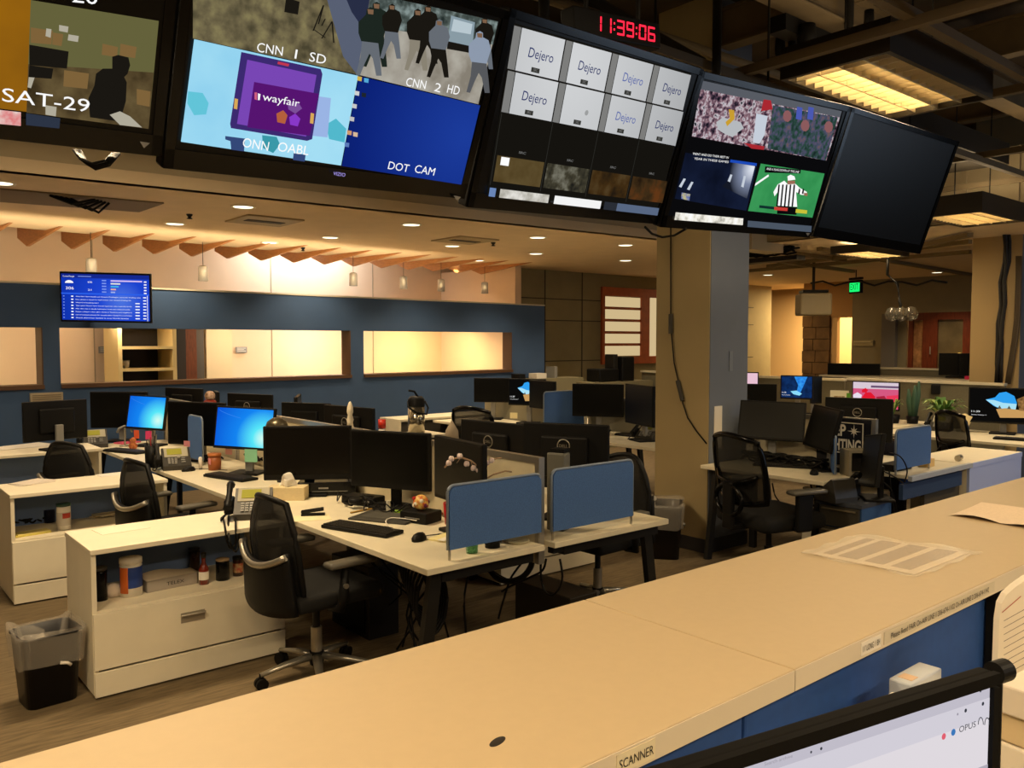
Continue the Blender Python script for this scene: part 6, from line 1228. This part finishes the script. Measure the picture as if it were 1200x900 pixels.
p = P(1090, 548, .73); solo(MB().bb(-.16, .12, 0, .12, 0, .05, BLK), 'flat_device', 'flat black device under the right-hand blue screen', 'device', loc=(6.3, 2.9, .73)); solo(MB().box((0, 0, .03), (.12, .08, .06), mat('warm_box', 'e0c080', .7), bev=.004), 'small_carton', 'small cream carton under the right-hand blue screen', 'carton', loc=(6.62, 2.88, .73))
monitor('badge monitor seen from behind above the poster divider', (6.75, 3.50, 1.045), .54, .36, 104, logo=True)
# pedestal with phone and monitor
t = thing('drawer_pedestal', 'blue-sided drawer pedestal carrying a phone and a tilted monitor', 'pedestal', (5.24, 2.69, 0)); PX_, PY_ = .42, .30
MB().bb(.012, PX_, .0, PY_, .02, .60, mat('pedestal_blue', '2f5688', .6)).build('case', t); MB().bb(0, PX_, -.005, PY_ + .02, .60, .625, mat('pedestal_top', '3c4048', .5)).build('top', t)
for z0_, z1_ in ((.03, .30), (.31, .45), (.46, .595)):
    dd_ = MB().bb(-.006, .012, .01, PY_ - .01, z0_, z1_, mat('pedestal_front', '37332a', .5)).build('drawer', t); MB().bb(-.016, -.006, .03, PY_ - .03, z1_ - .025, z1_ - .015, mat('pull_tan', '6c614c', .4)).build('pull', dd_)
monitor('dark monitor seen side-on standing on the drawer pedestal', (5.51, 2.775, .89), .46, .36, -141, base=.625, tilt=-8, roll=8, k=1.0, stand=BLK)
phone('dark desk phone standing upright on the drawer pedestal', (5.33, 2.88, .625), R(165))
cables('black cables hanging over the drawer pedestal and pale desk edge', (5.4, 2.6, .6), [[dn(*q_, 2.67) for q_ in l_] for l_ in (((1040, 530), (1055, 535), (1063, 550), (1060, 565)), ((1035, 552), (1050, 560), (1058, 566)), ((1035, 565), (1045, 575), (1050, 595), (1053, 606)), ((1042, 552), (1044, 575), (1048, 600)))], .005)
cables('cables hanging beneath the desk beside the column', (5.4, 3.3, .2), [[dxp(*q_, 5.5) for q_ in l_] for l_ in (((905, 566), (908, 580), (915, 592), (912, 606)), ((950, 568), (955, 590), (948, 605), (935, 600)), ((900, 568), (902, 590), (912, 600), (925, 595)), ((965, 570), (950, 585), (957, 600), (948, 618)))], .006)
t = thing('white_drawer_unit', 'white drawer unit under the desk right of the pedestal', 'drawer unit', (5.98, 3.05, 0)); MB().bb(0, .4, 0, .5, 0, .55, WHT).build('case', t); MB().bb(.01, .39, -.01, 0, .30, .54, WHT).build('drawer', t); MB().bb(.01, .39, -.01, 0, .02, .28, WHT).build('drawer', t)
solo(MB().bb(0, .62, 0, .03, 0, .66, mat('brown_side', '4a4232', .7)), 'desk_side_panel', 'dark brown panel below the right-hand desk', 'panel', loc=(6.40, 2.79, 0))
# pale cabinet at right, cool light painted into its front colour
t = thing('pale_cabinet', 'pale blue-white low cabinet at the right edge beyond the counter', 'cabinet', (7.03, 2.72, 0))
PB = mat('pale_blue_laminate', 'b8c8f8', .5); MB().bb(0, 1.1, 0, .02, 0, .70, PB).build('front_panel', t); MB().bb(-.005, 1.1, -.006, .0, .69, .73, PB).bb(-.005, 1.1, 0, .48, .705, .73, WHT).build('top', t); MB().bb(0, .02, .02, .46, 0, .705, WHT).build('left_side', t); MB().bb(1.08, 1.1, .02, .46, 0, .705, WHT).build('right_side', t)
t = thing('tin_can', 'small silver tin lying on the pale cabinet', 'tin', (7.12, 2.84, .73), R(10)); MB().cyl((-.04, 0, .025), (.04, 0, .025), .025, ALU, seg=16).cyl((.04, 0, .025), (.042, 0, .025), .021, BLK, seg=16).build('can', t)
# ------------------------------------------------------------ far desks on the right
desk('cream desk of the rightmost cave wallpaper monitor', 8.7, 9.75, 2.6, 4.35, 'L', group='far cream desks'); desk('cream desk with plants and the pink football screen', 9.3, 10.35, 4.4, 6.9, 'L', group='far cream desks')
FG = mat('partition_fabric', '7c7660', .9, noise=.05, scale=50)
def partition(label, x0, y0, x1, y1, h, group='far fabric partitions'):
    d = Vector((x1 - x0, y1 - y0, 0)); t = thing('office_partition', label, 'partition', (x0, y0, 0), math.atan2(d.y, d.x), group)
    MB().bb(0, d.length, -.02, .02, .05, h - .03, FG).build('fabric', t); MB().bb(0, d.length, -.05, .05, h - .03, h, LAM).build('top_cap', t); MB().bb(0, d.length, -.015, .015, 0, .05, DMET).build('foot', t)
partition('grey fabric partition behind the plants on the right', 10.5, 3.7, 10.5, 5.6, 1.22); partition('grey fabric partition behind the football screen', 10.6, 5.7, 10.6, 7.4, 1.2); partition('grey fabric partition behind the blue ice wallpaper', 10.6, 7.5, 11.0, 9.6, 1.2)
partition('long partition on the far side near the red-brown door', 13.4, 4.6, 13.4, 7.4, 1.28)
monitor('rightmost monitor with a cave and beach wallpaper', (9.65, 3.42, 1.02), .65, .38, -75, draw=cave, k=.985)
monitor('monitor with a pink and red football picture', (10.2, 5.08, 1.02), .57, .36, -80, draw=football)
monitor('monitor with a dark blue ice cave wallpaper', (10.51, 6.36, 1.06), .44, .33, -70, draw=ice, k=.93)
monitor('black monitor below and left of the ice cave wallpaper', (9.9, 6.55, .98), .45, .28, -60)
monitor('narrow monitor with a pale pink page right of the column', (10.3, 6.95, 1.10), .20, .32, -60, draw=lambda pn: (pn.quad(0, 0, 1, 1, glow('page_pinkish', 'e8c0d0', 1)), pn.quad(.2, .88, .4, .92, DG)))
monitor('black monitor back right of the ice cave wallpaper', (10.15, 5.85, 1.06), .16, .36, -30)
monitor('left black monitor below the glowing door glass', (13.0, 5.28, 1.36), .42, .33, -65, base=1.28 - .12); monitor('right black monitor below the glowing door glass', (12.9, 4.95, 1.36), .42, .33, -65, base=1.28 - .12)
monitor('long black monitor back above the football screen', (13.0, 6.85, 1.22), .8, .24, -70, base=1.0)
t = thing('filing_cupboard', 'low cupboard behind the far partition carrying black monitors', 'cupboard', (12.75, 4.6, 0)); MB().bb(0, .5, 0, 2.7, 0, 1.12, FG).build('case', t); MB().bb(-.02, .52, 0, 2.7, 1.12, 1.15, LAM).build('top', t)
t = thing('photo_card', 'white card with a brown picture left of the football screen', 'card', (9.95, 5.42, .73), R(-70)); MB().box((0, 0, .18), (.22, .01, .34), mat('card_white', 'e8e4cc', .7)).build('card', t); MB().box((0, -.006, .18), (.13, .002, .2), mat('card_pic', '8a6a40', .7, col2='c8b890', scale=30)).build('picture', t); MB().box((.11, -.007, .26), (.05, .002, .12), mat('card_green', '5ca02c', .7)).build('green_patch', t)
# plants
LEAF = mat('leaf_green', '4f7a34', .55, noise=.25, scale=30); LEAF2 = mat('leaf_pale', '9cb060', .55, noise=.2, scale=30)
def plant(label, loc, n, spread, h, pot=mat('pot_grey', '4c4a40', .6), lw=.03, ph=.1):
    t = thing('potted_plant', label, 'plant', loc); MB().lathe([(0, 0), (.06, 0), (.075, ph), (.068, ph), (.055, .01), (0, .01)], pot).build('pot', t); MB().lathe([(0, ph * .9), (.068, ph * .9)], mat('soil', '2c2218', .9)).build('soil', t)
    m = MB()
    for k in range(n):
        a_ = k * 2.399; s_ = spread * (.5 + .5 * random.random()); hh = h * (.5 + .5 * random.random()); d_ = Vector((math.cos(a_), math.sin(a_), 0)); c_ = Vector((-d_.y, d_.x, 0)); pv = None; i = m.mi(LEAF if k % 3 else LEAF2)
        for j in range(6):
            f_ = j / 5; c0 = d_ * (s_ * f_) + Vector((0, 0, ph + hh * math.sin(f_ * 2.2) * .95)); ww_ = lw * math.sin(math.pi * (f_ * .9 + .08)); a0, a1 = m.bm.verts.new(c0 + c_ * ww_), m.bm.verts.new(c0 - c_ * ww_)
            if pv: m.bm.faces.new((pv[0], pv[1], a1, a0)).material_index = i
            pv = (a0, a1)
    m.build('leaves', t); return t
plant('leafy trailing plant before the grey partition on the right', (9.62, 4.02, .73), 46, .30, .26, lw=.022)
plant('small pale spiky plant in a black pot left of the cactus', (9.85, 4.68, .73), 26, .16, .20, BLK, .010)
t = thing('cactus', 'tall blue-green cactus in a black pot', 'cactus', (9.95, 4.50, .73)); m = MB(); CAC = mat('cactus_green', '3c5c48', .6)
for k in range(5): m.tube([(.02 * math.cos(k * 1.3), .02 * math.sin(k * 1.3), .08), (.05 * math.cos(k * 1.3), .05 * math.sin(k * 1.3), .22 + .03 * k), (.06 * math.cos(k * 1.3), .06 * math.sin(k * 1.3), .32 + .045 * k)], [.03, .035, .012], CAC, 8)
m.build('stems', t); MB().lathe([(0, 0), (.06, 0), (.07, .09), (.0, .09)], BLK).build('pot', t)
p = P(1075, 493, .73); phone('grey desk phone before the leafy plant', (9.4, 3.98, .73), R(-80)); solo(MB().lathe([(.0, .0), (.02, .0), (.02, .02), (.09, .17), (0, .20)], mat('beige_globe', 'd8c490', .6), seg=16), 'beige_shade', 'rounded beige shade right of the leafy plant', 'lamp shade', loc=(9.45, 3.72, .73))
keyboard('black keyboard before the rightmost cave wallpaper', (9.05, 3.05, .73), R(-80)); solo(MB().box((0, 0, .025), (.14, .14, .05), mat('hot_pink', 'e83060', .6), bev=.004), 'pink_note_cube', 'bright pink note cube on the far ledge before the black monitors', 'note cube', loc=(12.75 + .1, 4.98, 1.15))
sheetpile('white papers heaped on the far partition ledge', 1060, 447, 1.22, .4, .1, 80); solo(MB().box((0, 0, .06), (.13, .10, .12), BLK, bev=.01), 'black_camera', 'small black camera hanging on the grey partition by the cactus', 'camera', loc=(10.44, 4.45, 1.06), rz=R(20))
solo(MB().bb(0, .06, 0, .5, 0, .85, mat('cabinet_navy', '24283c', .7)).bb(-.005, .065, 0, .5, .85, .87, mat('trim_brown', '5c4c3c', .6)), 'navy_screen', 'dark navy panel right of the right-hand blue desk screen', 'panel', loc=(7.08, 3.26, 0))
# ------------------------------------------------------------ light and view
def area(name, loc, rot, sx, sy, e, col):
    ld = bpy.data.lights.new(name, 'AREA'); ld.shape = 'RECTANGLE'; ld.size = sx; ld.size_y = sy; ld.energy = e; ld.color = col; o = bpy.data.objects.new(name, ld); COL.objects.link(o); o.location = loc; o.rotation_euler = rot; return o
for s_, e_, col in ((-4.0, 12, (1, .80, .50)), (-1.6, 26, (1, .82, .52)), (.5, 13, (1, .74, .50)), (2.2, 12, (1, .76, .52)), (3.7, 34, (1, .86, .66)), (5.6, 34, (1, .80, .40))):
    c = WM @ Vector((s_, 1.55, 2.0)); area('corridor_light', c, (R(22), 0, R(4.5)), .3, .3, e_, col)  # unseen lamps added behind the partition to brighten the corridor wall
c = WM @ Vector((3.6, 2.0, 3.30)); area('skylight', c, (R(30), 0, R(4.5)), 1.8, .4, 40, (.82, .88, 1))
c = WM @ Vector((-1.6, 2.0, 3.30)); area('skylight', c, (R(30), 0, R(4.5)), .5, .4, 6, (.78, .85, 1))
# unseen fill light added above the blue partition to brighten the lower ceiling
c = WM @ Vector((-.2, .1, 2.33)); area('partition_uplight', c, (R(180 - 62), 0, R(4.5)), 9.0, .08, 62, (1, .80, .52))
for x_, y_, e_ in ((17.7, 10.0, 170), (17.7, 8.0, 50), (17.6, 6.3, 45), (14.8, 10.2, 30)):
    area('far_corridor_light', (x_, y_, 2.9), (0, 0, 0), .5, .5, e_, (1, .72, .38))
for x_, y_, z_, e_ in ((9.5, -2.6, 2.0, 45),):
    area('side_window_light', (x_, y_, z_), (R(80), 0, R(18)), 2.5, 1.6, e_, (.62, .78, 1))  # cool light added out of view at right, without a window
w = bpy.data.worlds.new('world'); bpy.context.scene.world = w; w.use_nodes = True; bg = w.node_tree.nodes['Background']; bg.inputs['Color'].default_value = (1, .8, .55, 1); bg.inputs['Strength'].default_value = .03
vs = bpy.context.scene.view_settings; vs.view_transform = 'Standard'; vs.look = 'None'; vs.exposure = 0; vs.gamma = 1; vs.use_curve_mapping = False
